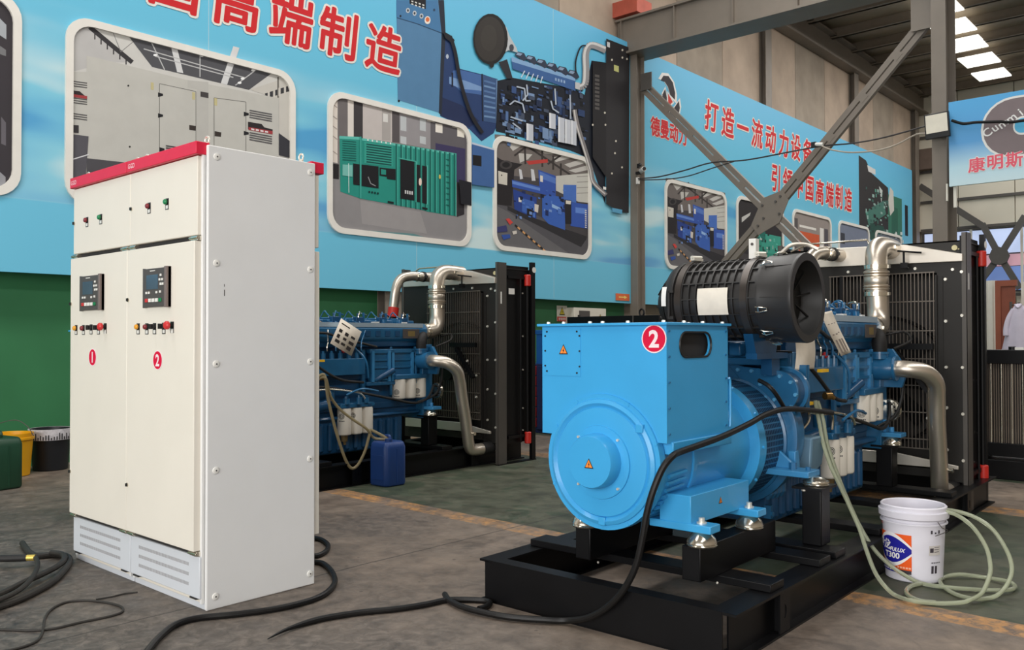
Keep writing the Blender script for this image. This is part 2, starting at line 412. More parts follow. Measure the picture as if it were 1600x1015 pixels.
MB().prism([(c2.x + a, c2.z + b) for a, b in circ(0, 0, .3, n=8)], 'xz', -.1, .0).build('gusset_plate', m_steeld, fb)
# white corrugated partition in front of it
PY = 23.5
def corr(x0, x1, z0, z1, y, m, name, label=None, step=.2):
    mb = MB(); n = int((x1 - x0) / step); pl = []
    for i in range(n):
        a = x0 + i * step
        pl += [(a, 0), (a + step * .55, 0), (a + step * .65, .035), (a + step * .9, .035)]
    pl.append((x0 + n * step, 0))
    V = [(a, y + b, z0) for a, b in pl] + [(a, y + b, z1) for a, b in pl]
    k = len(pl); mb.add(V, [(i, i + 1, k + i + 1, k + i) for i in range(k - 1)])
    mb.box((x0, y + .036, z0), (x1, y + .06, z1))
    return mb.build(name, m, sharp=20)
tag(corr(-9.4, -5.2, 0, 2.66, PY, m_white, 'partition_wall'), 'white corrugated sheet partition left of the brown door frame', 'partition')
tag(corr(-4.78, 4, 0, 2.62, PY + .5, m_white, 'partition_wall'), 'white corrugated sheet partition right of the brown door frame', 'partition')
pj = corr(-9.38, -6.6, 0, 2.12, 15.2, m_white, 'partition_wall')
tag(pj, 'white corrugated sheet hoarding behind the slim wall column', 'partition')
m_wood = mat('reddish_brown_wood', (150, 82, 58), .5, var=.1, scale=3)
dr = thing('door_frame', 'reddish-brown wooden door standing in the white partition', 'door', (-5.19, PY - .2, 0))
MB().box((0, 0, 0), (.12, .12, 2.64)).build('jamb', m_wood, dr)
MB().box((.12, .04, 0), (.42, .08, 2.5)).build('door_leaf', mat('brown_wood_leaf', (134, 72, 52), .5, var=.1), dr)
MB().box((.12, 0, 2.5), (.46, .12, 2.64)).build('lintel', m_wood, dr)
# ================================================================== WALL MURALS (flat print on boards)
MX = -9.2
def mural_mat():
    m = bpy.data.materials.new('printed_sky_banner'); m.use_nodes = True
    t = m.node_tree; N = t.nodes; Lk = t.links; b = N['Principled BSDF']
    geo = N.new('ShaderNodeNewGeometry'); mp = N.new('ShaderNodeMapping'); Lk.new(geo.outputs['Position'], mp.inputs[0])
    mp.inputs['Scale'].default_value = (1, .22, 1.1); mp.inputs['Rotation'].default_value = (R(9), 0, 0)
    nz = N.new('ShaderNodeTexNoise'); nz.inputs['Scale'].default_value = 1.5; nz.inputs['Detail'].default_value = 2; Lk.new(mp.outputs[0], nz.inputs['Vector'])
    sep = N.new('ShaderNodeSeparateXYZ'); Lk.new(geo.outputs['Position'], sep.inputs[0])
    dv = N.new('ShaderNodeMapRange'); dv.inputs['From Min'].default_value = 1.9; dv.inputs['From Max'].default_value = 6.9; Lk.new(sep.outputs[2], dv.inputs['Value'])
    r = N.new('ShaderNodeValToRGB'); e = r.color_ramp.elements
    st = [(0, (112, 196, 226)), (.149, (112, 196, 226)), (.152, (176, 220, 232)), (.3, (140, 208, 228)), (.45, (110, 192, 222)), (.7, (100, 192, 224)), (1, (100, 184, 224))]
    while len(e) < len(st): e.new(.5)
    for k, (p, c) in enumerate(st): e[k].position = p; e[k].color = lin(c)
    Lk.new(dv.outputs[0], r.inputs[0])
    sr = N.new('ShaderNodeValToRGB'); e = sr.color_ramp.elements
    st = [(.36, (56, 146, 208)), (.42, (104, 184, 222)), (.54, (134, 206, 228)), (.64, (222, 238, 236))]
    while len(e) < len(st): e.new(.5)
    for k, (p, c) in enumerate(st): e[k].position = p; e[k].color = lin(c)
    Lk.new(nz.outputs['Fac'], sr.inputs[0])
    f = N.new('ShaderNodeValToRGB'); e = f.color_ramp.elements
    st = [(.149, 0), (.152, .75), (.42, .7), (.56, 0)]
    while len(e) < len(st): e.new(.5)
    for k, (p, c) in enumerate(st): e[k].position = p; e[k].color = (c, c, c, 1)
    Lk.new(dv.outputs[0], f.inputs[0])
    mx = N.new('ShaderNodeMix'); mx.data_type = 'RGBA'; Lk.new(f.outputs[0], mx.inputs[0]); Lk.new(r.outputs[0], mx.inputs[6]); Lk.new(sr.outputs[0], mx.inputs[7])
    Lk.new(mx.outputs[2], b.inputs['Base Color']); b.inputs['Roughness'].default_value = .5; b.inputs['Specular IOR Level'].default_value = .3
    return m
m_mural = mural_mat()
m_frame = pm(232, 228, 220)
def board(name, y0, y1, z0, z1, label):
    t = thing(name, label, 'mural', (MX, (y0 + y1) / 2, z0))
    o = MB().box((MX - .07, y0, z0), (MX, y1, z1)).build('banner_panel', m_mural, t, origin=tuple(t.location))
    o.location = (0, 0, 0)
    for y in [y0 + .05] + [y0 + (y1 - y0) * k / 5 for k in range(1, 5)] + [y1 - .05]:
        o = MB().box((WX, y - .03, z0 + .05), (MX - .07, y + .03, z1 - .05)).build('backing_batten', m_steeld, t, origin=tuple(t.location)); o.location = (0, 0, 0)
    return t
m1 = board('wall_mural', -2.2, 13.71, 1.93, 6.86, 'big blue sky mural left of the slim column, with red lettering and a blue generator')
m2 = board('wall_mural', 13.98, 30.36, 1.93, 6.83, 'long blue mural right of the slim column, with emblem and two red slogans')
for t_, y_ in ((m1, 5.10), (m1, 8.3), (m1, 11.4)):
    o = MB().box((MX, y_ - .004, 1.95), (MX + .0015, y_ + .004, 6.85)).build('panel_seam', pm(176, 210, 222), t_, origin=tuple(t_.location)); o.location = (0, 0, 0)
class Art:                              # flat print: every patch lies on the board, stacked by a hair
    def __init__(s, par, eps=.002): s.mb = MB(); s.ms = []; s.par = par; s.e = eps; s.map = lambda x, y: (x, y)
    def frm(s, ox, oy, k): s.map = lambda x, y: (ox + x / k, oy + y / k); return s
    def mi(s, c):
        m = pm(*c)
        if m not in s.ms: s.ms.append(m)
        return s.ms.index(m)
    def yz(s, pts, c):
        s.e += .00008; mi = s.mi(c)
        s.mb.poly([(MX + s.e, y, z) for y, z in pts], mi)
    def px(s, pts, c):
        q = []
        for x, y in pts:
            p = at_x(*s.map(x, y), MX); q.append((p.y, p.z))
        s.yz(q, c)
    def el(s, cx, cy, rx, ry, c, n=18): s.px(circ(cx, cy, rx, ry, n), c)
    def line(s, P, w, c):
        for (a, b), (d, e) in zip(P[:-1], P[1:]):
            L = math.hypot(d - a, e - b) or 1; nx, ny = -(e - b) / L * w / 2, (d - a) / L * w / 2
            s.px([(a + nx, b + ny), (d + nx, e + ny), (d - nx, e - ny), (a - nx, b - ny)], c)
    def curve(s, P, w, c):
        s.line([(p.x, p.y) for p in spline([(a, b, 0) for a, b in P], 5)], w, c)
    def clutter(s, n, box, cols, smin, smax, seed=1, inside=None):
        rg = random.Random(seed)
        for _ in range(n):
            x = rg.uniform(box[0], box[2]); y = rg.uniform(box[1], box[3])
            if inside and not inside(x, y): continue
            a, b = rg.uniform(smin, smax), rg.uniform(smin, smax) * rg.choice((.4, 1, 1.6)); sk = b * .3
            s.px([(x, y), (x + a, y + a * .27), (x + a, y + b + a * .27), (x, y + b)], rg.choice(cols))
    def done(s, name):
        o = s.mb.build(name, s.ms, s.par, origin=tuple(s.par.location)); o.location = (0, 0, 0); return o
def photo_frame(par, y0, y1, z0, z1, r=.24, w=.075):
    a = Art(par, .006)
    out = rrect(y0, z0, y1, z1, r); inn = rrect(y0 + w, z0 + w, y1 - w, z1 - w, r - w * .6)
    n = len(out)
    V = [(MX + .03, y, z) for y, z in out] + [(MX + .03, y, z) for y, z in inn] + [(MX + .001, y, z) for y, z in out] + [(MX + .001, y, z) for y, z in inn]
    F = []
    for k in range(n):
        k2 = (k + 1) % n
        F += [(k, k2, n + k2, n + k), (k, 2 * n + k, 2 * n + k2, k2), (n + k, n + k2, 3 * n + k2, 3 * n + k)]
    a.mb.add(V, F, a.mi((232, 228, 220))); a.done('photo_border')
    return inn
def photo(par, y0, y1, z0, z1, base, eps=.003):
    inn = photo_frame(par, y0, y1, z0, z1)
    a = Art(par, eps); a.yz(inn, base); return a
G1, G2, G3, G4 = (193, 191, 184), (206, 204, 199), (84, 84, 88), (40, 40, 44)
# --- leftmost strip of a photo
a = photo(m1, .9, 3.12, 2.65, 4.62, (62, 58, 62)).frm(0, 0, 3.075)
a.px([(-30, 60), (30, 120), (30, 190), (-30, 150)], (170, 175, 180)); a.px([(-30, 200), (28, 240), (28, 270), (-30, 250)], (120, 120, 122))
a.px([(5, 560), (28, 590), (28, 700), (5, 690)], (104, 100, 106)); a.px([(-30, 800), (26, 850), (26, 905), (-30, 880)], (150, 150, 155)); a.done('printed_photo')
# --- grey canopy generator
a = photo(m1, 3.53, 6.26, 2.65, 4.58, G2).frm(0, 0, 3.075)
a.px([(348, 140), (430, 120), (640, 300), (520, 300), (348, 345)], (188, 186, 184))
a.line([(430, 130), (635, 300)], 22, (58, 56, 58)); a.line([(540, 150), (580, 250), (640, 200)], 3, (120, 118, 118))
for k in range(6): a.line([(455 + k * 30, 155 + k * 25), (455 + k * 30, 190 + k * 24)], 6, (58, 56, 58))
a.px([(612, 168), (1305, 352), (1195, 432), (730, 322)], G3)
for x0, x1 in ((820, 860), (1120, 1070)): a.px([(x0, 222), (x0 + 30, 230), (x1 + 20, 352 if x0 < 900 else 408), (x1 - 10, 346 if x0 < 900 else 400)], (215, 215, 215))
for p, q in (((690, 235), (1180, 375)), ((745, 270), (1120, 372)), ((960, 265), (960, 370)), ((725, 200), (790, 335)), ((1230, 335), (1130, 410))): a.line([p, q], 5, (190, 190, 190))
for x, y in ((705, 195), (745, 265), (970, 268), (1165, 378), (1150, 398), (1215, 338)): a.el(x, y, 10, 6, (245, 245, 245), 8)
a.px([(1200, 430), (1385, 370), (1385, 720), (1340, 720), (1340, 480)], (200, 196, 188)); a.line([(1275, 462), (1388, 425)], 26, (56, 56, 60)); a.line([(1335, 370), (1335, 470)], 8, (110, 106, 100))
for k in range(4): a.line([(1290 + k * 26, 438 - k * 8), (1290 + k * 26, 478 - k * 8)], 10, (205, 200, 192))
a.px([(415, 268), (430, 270), (900, 385), (1338, 472), (1338, 770), (348, 900), (348, 345), (415, 345)], G1)
a.px([(900, 385), (1000, 395), (1000, 780), (945, 780), (945, 430), (900, 420)], (186, 184, 178))
for P in ([(765, 402), (940, 440), (940, 770)], [(765, 402), (765, 780)], [(1027, 470), (1180, 490), (1180, 760)], [(1027, 470), (1027, 760)]): a.line(P, 3, (110, 108, 104))
for x, y in ((768, 455), (768, 555), (775, 718), (1180, 548), (1180, 640)): a.px([(x - 10, y - 11), (x + 14, y - 4), (x + 14, y + 6), (x - 10, y + 11)], (34, 34, 38))
for x, y in ((908, 600), (1030, 630)): a.px([(x, y), (x + 32, y + 6), (x + 30, y + 28), (x, y + 24)], (60, 52, 48))
for x, y in ((723, 395), (922, 442), (1028, 470)): a.px([(x, y), (x + 14, y + 3), (x + 14, y + 38), (x, y + 36)], (196, 186, 140))
a.px([(962, 440), (1000, 446), (1000, 472), (962, 464)], (70, 66, 66)); a.el(615, 412, 5, 5, (50, 48, 48), 8); a.el(622, 705, 5, 5, (50, 48, 48), 8)
for bx, by in ((345, 390), (345, 470), (345, 545)):
    for r_ in range(3): a.line([(bx, by + r_ * 11), (bx + 72, by + 10 + r_ * 11)], 5, (90, 88, 88))
for bx, by in ((1197, 530), (1197, 637)):
    for r_ in range(4): a.line([(bx, by + r_ * 11), (bx + 108, by + 20 + r_ * 11)], 6, (92, 90, 92))
a.px([(345, 435), (380, 438), (417, 470), (417, 476), (345, 465)], (52, 44, 46)); a.px([(345, 452), (417, 462), (417, 476), (345, 466)], (164, 66, 68))
a.px([(1190, 585), (1255, 596), (1268, 612), (1308, 622), (1308, 645), (1190, 620)], (46, 40, 42)); a.px([(1192, 610), (1308, 630), (1308, 646), (1192, 624)], (160, 62, 66))
for k in range(4): a.px([(1205 + k * 22, 616 + k * 4), (1220 + k * 22, 619 + k * 4), (1220 + k * 22, 627 + k * 4), (1205 + k * 22, 624 + k * 4)], (225, 215, 215))
a.px([(348, 600), (376, 602), (376, 640), (348, 636)], (60, 56, 58)); a.px([(346, 645), (424, 655), (410, 850), (346, 870)], (88, 86, 92)); a.px([(415, 760), (640, 785), (640, 830), (415, 850)], (80, 78, 82))
a.line([(350, 765), (425, 742)], 5, (220, 220, 222)); a.px([(1338, 640), (1394, 680), (1394, 760), (1338, 745)], (58, 58, 64))
for r_ in range(3): a.line([(795, 700 + r_ * 11), (860, 710 + r_ * 9)], 6, (70, 68, 70))
a.done('printed_photo')
# --- green container generator
a = photo(m1, 6.75, 9.39, 2.65, 4.5, (130, 124, 122)).frm(500, 130, 3.83)
TE, TD, TL = (40, 142, 128), (22, 96, 88), (96, 190, 176)
a.px([(65, 560), (885, 620), (885, 900), (850, 965), (120, 888), (68, 820)], (142, 139, 140)); a.px([(240, 700), (600, 770), (640, 900), (250, 840)], (156, 152, 152)); a.px([(110, 868), (560, 900), (650, 930), (600, 945), (110, 888)], (92, 132, 134))
for q, c in (([(66, 75), (104, 85), (104, 478), (66, 470)], (222, 212, 202)), ([(165, 95), (200, 108), (200, 330), (165, 320)], (222, 214, 206)), ([(108, 85), (165, 97), (165, 320), (108, 320)], (112, 106, 106)),
             ([(202, 105), (255, 118), (255, 330), (202, 330)], (62, 58, 60)), ([(255, 118), (430, 158), (430, 352), (255, 330)], (196, 188, 184)), ([(430, 158), (474, 168), (474, 356), (430, 352)], (88, 82, 84)),
             ([(475, 178), (660, 222), (660, 392), (475, 358)], (150, 146, 148)), ([(660, 222), (885, 275), (885, 590), (660, 560)], (98, 94, 98)), ([(690, 358), (868, 392), (868, 600), (690, 570)], (62, 56, 92)),
             ([(66, 480), (112, 485), (112, 575), (66, 570)], (40, 36, 38)), ([(370, 148), (422, 158), (422, 345), (370, 340)], (170, 164, 160)), ([(376, 180), (405, 186), (405, 235), (376, 230)], (216, 214, 210)),
             ([(690, 240), (732, 248), (732, 300), (690, 292)], (236, 230, 220)), ([(635, 195), (684, 205), (684, 235), (640, 225)], (220, 212, 200)), ([(790, 232), (862, 250), (862, 326), (820, 318), (820, 268), (790, 262)], (236, 230, 218)), ([(495, 158), (545, 170), (540, 196), (495, 186)], (218, 208, 196))):
    a.px(q, c)
for x in (480, 596):
    for y in (195, 245 - 8, 315): a.px([(x, y), (x + 36, y + 8), (x + 36, y + 52), (x, y + 44)], (190, 194, 196)); 
for y in (120, 190, 250, 310, 400): a.line([(68, y), (102, y + 26)], 4, (160, 150, 142))
a.px([(818, 590), (862, 597), (862, 785), (818, 800)], (50, 46, 50))
a.px([(115, 315), (240, 322), (250, 330), (815, 420), (815, 796), (640, 768), (600, 755), (240, 690), (120, 648)], TE)
a.px([(115, 315), (240, 322), (240, 338), (115, 332)], TL); a.px([(250, 328), (815, 420), (815, 432), (250, 342)], TL)
for k in range(13):
    x = 450 + k * 29; y0 = 362 + (x - 450) * .165; y1 = 730 + (x - 450) * .18
    a.px([(x, y0), (x + 9, y0 + 2), (x + 9, y1 + 2), (x, y1)], TD); a.px([(x + 10, y0), (x + 16, y0 + 2), (x + 16, y1 + 2), (x + 10, y1)], (64, 166, 150))
for k in range(9): a.line([(132, 345 + k * 14), (214, 352 + k * 14)], 6, TD)
a.px([(262, 350), (435, 375), (435, 500), (262, 480)], (52, 156, 140))
for k in range(8): a.line([(275, 365 + k * 15), (425, 385 + k * 15)], 8, (18, 76, 72))
for k in range(6): a.px([(280 + k * 27, 334 + k * 4), (288 + k * 27, 335 + k * 4), (288 + k * 27, 346 + k * 4), (280 + k * 27, 345 + k * 4)], (226, 240, 234))
DK = (26, 26, 30)
for q in ([(196, 480), (240, 486), (240, 612), (196, 606)], [(243, 486), (348, 498), (348, 630), (243, 614)], [(354, 504), (450, 514), (450, 580), (398, 572), (398, 560), (354, 552)], [(478, 455), (562, 470), (562, 702), (478, 690)], [(572, 486), (596, 490), (596, 712), (572, 708)], [(608, 492), (636, 498), (636, 722), (608, 716)]): a.px(q, DK)
a.px([(362, 514), (392, 518), (392, 548), (362, 545)], TE); a.line([(468, 448), (572, 468), (572, 712)], 6, (76, 176, 160)); a.line([(640, 492), (640, 726)], 5, TL); a.line([(240, 320), (240, 690)], 10, (60, 160, 146))
a.px([(132, 486), (192, 490), (192, 560), (132, 552)], (120, 186, 176)); a.line([(168, 480), (170, 655)], 4, (200, 226, 220))
a.el(597, 590, 9, 24, (240, 214, 200), 10); a.el(714, 560, 6, 14, (214, 190, 90), 8)
for k in range(4): a.el(292 + k * 17, 650 + k * 3, 6, 7, (14, 50, 48), 8); a.px([(505 + k * 13, 640 + k * 2), (513 + k * 13, 641 + k * 2), (513 + k * 13, 662 + k * 2), (505 + k * 13, 660 + k * 2)], (214, 214, 214))
a.line([(285, 560), (300, 600), (330, 615)], 5, (150, 150, 154)); a.px([(402, 704), (438, 710), (438, 722), (402, 716)], DK); a.px([(608, 740), (640, 746), (640, 758), (608, 752)], DK)
for k in range(9): a.line([(752, 455 + k * 34), (772, 459 + k * 34)], 5, TD)
a.done('printed_photo')
# --- big generator cut-out
a = Art(m1, .002).frm(500, 0, 3.172)
BK, NV, BL, SB = (32, 32, 38), (40, 62, 106), (62, 98, 152), (132, 168, 206)
a.px([(610, 150), (662, 200), (690, 340), (800, 368), (880, 392), (880, 615), (860, 660), (800, 700), (740, 640), (595, 575)], NV)
a.px([(690, 345), (800, 372), (800, 470), (700, 455), (640, 400), (660, 350)], (70, 104, 160)); a.px([(640, 380), (720, 400), (800, 430), (800, 450), (700, 440), (640, 415)], (120, 152, 196)); a.px([(600, 480), (700, 520), (790, 600), (740, 630), (600, 575)], (34, 46, 82))
a.px([(378, 0), (585, 0), (602, 165), (590, 558), (385, 495)], (84, 128, 166)); a.px([(378, 0), (580, 0), (605, 165), (480, 118), (378, 85)], (70, 120, 164)); a.line([(380, 88), (480, 118), (604, 165)], 5, (40, 70, 100))
a.px([(585, 0), (614, 0), (622, 170), (602, 572), (588, 560), (602, 165)], (38, 44, 56)); a.px([(443, -20), (524, -20), (524, 46), (443, 18)], DK)
for k in range(4):
    for j_ in range(2): a.px([(452 + k * 18, 2 + k * 6 + j_ * 14), (462 + k * 18, 5 + k * 6 + j_ * 14), (462 + k * 18, 12 + k * 6 + j_ * 14), (452 + k * 18, 9 + k * 6 + j_ * 14)], (210, 210, 206))
for x, y in ((435, 52), (468, 66), (502, 80)): a.el(x, y, 10, 13, (190, 196, 202), 10); a.el(x, y, 5, 7, (60, 66, 74), 8)
a.el(532, 100, 15, 20, (236, 226, 214), 12); a.el(532, 97, 10, 12, (214, 110, 60), 10); a.el(398, 80, 5, 6, DK, 8); a.el(565, 50, 6, 7, (46, 70, 96), 8); a.el(390, 500, 6, 6, DK, 8)
a.el(630, 280, 7, 12, (180, 190, 204), 8); a.line([(655, 360), (655, 430)], 8, (26, 30, 46))
a.px([(800, 366), (880, 394), (876, 612), (806, 600)], (58, 84, 126))
for k in range(8): a.line([(812, 400 + k * 25), (868, 416 + k * 24)], 9, (110, 142, 180) if k % 2 else (84, 116, 160))
a.line([(802, 366), (806, 600)], 7, (26, 34, 52)); a.line([(876, 394), (874, 612)], 6, (110, 140, 178))
a.px([(878, 400), (950, 385), (1260, 440), (1310, 470), (1345, 300), (1412, 310), (1412, 1010), (1340, 800), (1310, 775), (1240, 745), (1000, 680), (870, 650)], (28, 32, 42))
a.clutter(170, (880, 420, 1300, 700), [(58, 82, 128), (84, 112, 158), (20, 22, 30), (44, 64, 104), (34, 46, 74), (14, 16, 22), (120, 146, 182), (70, 80, 100)], 8, 34, 3)
for q in ([(970, 430), (1010, 440), (1015, 500), (1040, 500)], [(935, 520), (960, 500), (1000, 515), (1010, 560)], [(1020, 420), (1025, 470), (1000, 500)], [(940, 580), (1000, 600)], [(1160, 440), (1165, 520)], [(1235, 470), (1238, 590)], [(1140, 500), (1150, 540), (1180, 560)], [(950, 610), (990, 640)]): a.line(q, 7, (176, 186, 200))
a.px([(945, 285), (1262, 388), (1262, 452), (950, 342)], BL); a.px([(945, 283), (1262, 384), (1260, 402), (945, 306)], SB)
for k in range(6):
    x = 985 + k * 52; y = 278 + k * 18
    a.px([(x - 24, y - 4), (x - 12, y - 22), (x + 22, y - 14), (x + 36, y + 16), (x + 20, y + 26)], (52, 60, 78)); a.px([(x - 18, y - 6), (x - 8, y - 17), (x + 14, y - 11), (x + 4, y)], (140, 160, 186))
for k in range(5): a.line([(1010 + k * 22, 352 + k * 7), (992 + k * 24, 385 + k * 7)], 5, (206, 214, 224))
for k in range(4): a.px([(1160 + k * 14, 386 + k * 4), (1168 + k * 14, 389 + k * 4), (1168 + k * 14, 403 + k * 4), (1160 + k * 14, 400 + k * 4)], (150, 176, 206))
a.px([(893, 130), (918, 134), (935, 180), (970, 240), (975, 262), (930, 250), (908, 262)], (188, 192, 194)); a.el(944, 238, 12, 18, (70, 74, 82), 10); a.px([(880, 310), (922, 295), (950, 390), (922, 392)], (46, 46, 52))
a.px(circ(840, 195, 86, 126, 22), (30, 28, 28)); a.el(836, 195, 74, 112, (54, 50, 47), 22); a.el(832, 190, 40, 66, (60, 56, 52), 18); a.el(846, 322, 12, 16, (36, 34, 34), 8)
a.px([(605, 155), (640, 175), (662, 200), (655, 220), (615, 190)], BK); a.curve([(640, 180), (665, 260), (690, 400), (740, 560), (800, 660)], 17, BK)
a.curve([(1272, 432), (1306, 420), (1313, 350), (1312, 262), (1340, 224), (1412, 250)], 34, (150, 148, 150)); a.curve([(1268, 428), (1300, 416), (1306, 350), (1306, 260), (1338, 216), (1410, 240)], 12, (214, 212, 210))
a.curve([(1262, 360), (1262, 300), (1285, 235), (1310, 228)], 7, BK); a.px([(1258, 408), (1280, 412), (1282, 446), (1258, 440)], (196, 196, 198))
a.px([(1412, 193), (1528, 238), (1524, 1056), (1478, 1050), (1412, 1010)], (44, 42, 44)); a.px([(1345, 310), (1412, 312), (1412, 880), (1345, 780)], (34, 32, 34))
for k in range(9): a.px([(1356, 370 + k * 20), (1378, 374 + k * 20), (1378, 386 + k * 20), (1356, 382 + k * 20)], (88, 84, 82))
for x, y in ((1492, 250), (1515, 260), (1492, 287), (1515, 294), (1440, 298), (1405, 560), (1408, 620), (1345, 620), (1460, 700), (1455, 760), (1490, 830), (1440, 860)): a.el(x, y, 4.5, 5.5, (214, 206, 190), 8)
a.px([(1450, 322), (1474, 330), (1474, 360), (1450, 352)], (196, 196, 126)); a.px([(1416, 208), (1430, 213), (1430, 238), (1416, 233)], (206, 206, 206))
a.curve([(1254, 545), (1268, 620), (1305, 740), (1335, 840), (1350, 905), (1410, 968)], 22, (128, 124, 124)); a.curve([(1252, 545), (1264, 620), (1300, 740), (1330, 840), (1345, 905), (1405, 962)], 7, (206, 202, 198))
for x, y, w_, h_ in ((1015, 612, 34, 84), (1128, 560, 32, 76), (1172, 580, 32, 124), (1206, 590, 29, 120), (1236, 597, 27, 120)):
    a.px([(x, y), (x + w_, y + 8), (x + w_, y + h_ + 6), (x, y + h_)], (196, 200, 208)); a.px([(x, y), (x + w_ * .3, y + 2), (x + w_ * .3, y + h_), (x, y + h_)], (224, 226, 230))
a.px([(745, 712), (855, 742), (855, 930), (745, 915)], (66, 102, 156)); a.px([(745, 706), (855, 738), (855, 746), (745, 716)], (196, 206, 220)); a.px([(748, 768), (792, 774), (792, 826), (748, 820)], DK); a.px([(680, 890), (742, 905), (742, 1020), (690, 1010)], BK)
a.px([(1395, 925), (1410, 928), (1410, 942), (1395, 939)], (236, 236, 232)); a.px([(1440, 1030), (1490, 1040), (1490, 1062), (1440, 1050)], (92, 160, 196))
a.done('printed_generator')
# --- blue generator hall photo
def hall(a, simple=False):
    a.px([(60, 45), (120, 50), (740, 215), (740, 400), (60, 330)], (112, 104, 100))
    for q in ([(105, 55), (235, 92), (265, 118), (190, 165)], [(290, 110), (395, 140), (540, 170), (470, 190), (420, 185)], [(230, 180), (330, 190), (300, 225), (240, 250)], [(470, 215), (570, 190), (640, 205), (500, 245)], [(560, 262), (680, 225), (715, 250), (600, 285)], [(590, 305), (720, 270), (738, 300), (640, 322)]): a.px(q, (194, 190, 184))
    for p, q in (((230, 90), (640, 360)), ((200, 200), (330, 100)), ((275, 120), (280, 260)), ((400, 140), (402, 280)), ((480, 200), (480, 300)), ((535, 255), (535, 440)), ((440, 260), (560, 180))): a.line([p, q], 14, (58, 52, 50))
    a.px([(285, 238), (440, 224), (442, 248), (305, 264)], (186, 62, 56))
    a.px([(500, 345), (738, 325), (738, 540), (660, 530), (500, 450)], (198, 196, 188))
    for k in range(4): a.line([(650, 350 + k * 40), (738, 346 + k * 40)], 6, (150, 146, 140))
    a.px([(60, 545), (300, 600), (740, 800), (740, 900), (700, 945), (120, 880), (60, 800)], (86, 84, 88)); a.px([(60, 555), (150, 600), (640, 935), (110, 880), (60, 800)], (104, 102, 104))
    a.px([(60, 200), (110, 230), (260, 262), (200, 300), (180, 560), (60, 550)], (38, 34, 36)); a.el(140, 265, 45, 32, (66, 62, 62)); a.el(140, 265, 28, 20, (30, 28, 30))
    a.px([(83, 308), (150, 325), (148, 412), (85, 400)], (206, 200, 188)); a.el(108, 340, 5, 6, (60, 56, 54), 8)
    a.px([(150, 560), (350, 650), (720, 780), (720, 800), (680, 858), (150, 590)], (46, 44, 47))
    BU = (52, 84, 166)
    for q, c in (([(182, 372), (380, 420), (372, 300), (498, 345), (498, 500), (410, 478), (185, 425)], BU), ([(382, 312), (498, 362), (498, 402), (382, 360)], (84, 118, 190)), ([(185, 380), (385, 432), (385, 452), (185, 402)], (100, 136, 206)), ([(190, 440), (360, 500), (358, 655), (200, 585)], (40, 66, 140)), ([(255, 505), (345, 530), (345, 640), (255, 600)], (62, 100, 178)),
                 ([(440, 480), (560, 500), (568, 585), (565, 735), (445, 690), (400, 640), (400, 500)], (58, 98, 180)), ([(470, 545), (560, 590), (560, 610), (470, 570)], (150, 184, 226)), ([(553, 408), (646, 410), (646, 540), (553, 520)], (72, 112, 190)), ([(605, 535), (730, 550), (725, 725), (605, 705)], (54, 88, 172)), ([(640, 570), (720, 580), (715, 620), (640, 610)], (98, 136, 210)),
                 ([(560, 515), (610, 520), (610, 690), (566, 690)], (34, 32, 36)), ([(290, 575), (330, 590), (330, 640), (290, 625)], (28, 26, 30)), ([(345, 545), (375, 555), (370, 610), (345, 600)], (214, 206, 196)), ([(230, 500), (252, 505), (250, 535), (230, 530)], (226, 222, 216)),
                 ([(232, 295), (250, 300), (262, 365), (240, 370)], (206, 206, 210)), ([(318, 295), (340, 300), (352, 380), (325, 380)], (206, 206, 210)), ([(385, 340), (405, 345), (405, 390), (385, 385)], (220, 214, 204)), ([(570, 520), (608, 525), (605, 550), (570, 545)], (220, 214, 200))): a.px(q, c)
    a.clutter(40, (195, 440, 560, 640), [(30, 44, 92), (80, 120, 196), (24, 28, 48), (120, 150, 205)], 8, 26, 5)
    for k in range(14):
        t = k / 14; x, y = 205 + 255 * t, 692 + 222 * t
        a.px([(x, y), (x + 19, y + 16), (x + 16 + 10 * t, y + 30), (x - 4, y + 12)], (216, 160, 104) if k % 2 else (40, 36, 36))
    a.px([(135, 655), (160, 650), (188, 680), (165, 698)], (206, 72, 66)); a.px([(62, 715), (140, 700), (150, 745), (70, 752)], (60, 62, 110)); a.px([(105, 770), (165, 765), (170, 790), (120, 806)], (54, 84, 160)); a.px([(182, 745), (214, 738), (216, 760), (190, 768)], (214, 206, 196))
    for k in range(9): a.px([(706, 590 + k * 15), (720, 592 + k * 15), (718, 600 + k * 15), (706, 598 + k * 15)], (220, 216, 208))
a = photo(m1, 9.88, 12.44, 2.66, 4.47, (70, 66, 68)).frm(760, 200, 4.6125); hall(a); a.done('printed_photo')
# --- lettering
m_red = pm(206, 38, 44)
def letters(par, txt, cy, cz, pitch, size, off=.035, shear=.12, white=.1, wd=.95, jit=.02, name='red_lettering'):
    mb = MB(); rg = random.Random(4)
    o = par.location
    for k, ch in enumerate(txt):
        y = cy + (k - (len(txt) - 1) / 2) * pitch; z = cz + rg.uniform(-jit, jit)
        for rad, n, e, mi in ((white * .62, 14, .004, 0), (off * .62, 8, .007, 1)):
            for q in range(n):
                da, db = rad * size * math.cos(2 * PI * q / n), rad * size * math.sin(2 * PI * q / n)
                mb.text(ch, lambda a, b: (MX + e + q * .0002 - o.x, y + a + da - o.y, z + b + db - o.z), size, 0, mi, shear, wd)
    return mb.build(name, [m_frame, m_red], par)
letters(m1, '国', 4.70, 5.26, .75, .68); letters(m1, '高端制造', 6.58, 5.27, .735, .68)
letters(m2, '打造一流动力设备', 19.36, 6.08, .72, .70, wd=.85); letters(m2, '引领中国高端制造', 22.33, 5.17, .667, .70, wd=.8)
letters(m2, '德曼动力', 15.1, 5.43, .345, .40, .045, 0, .1, .85, 0)
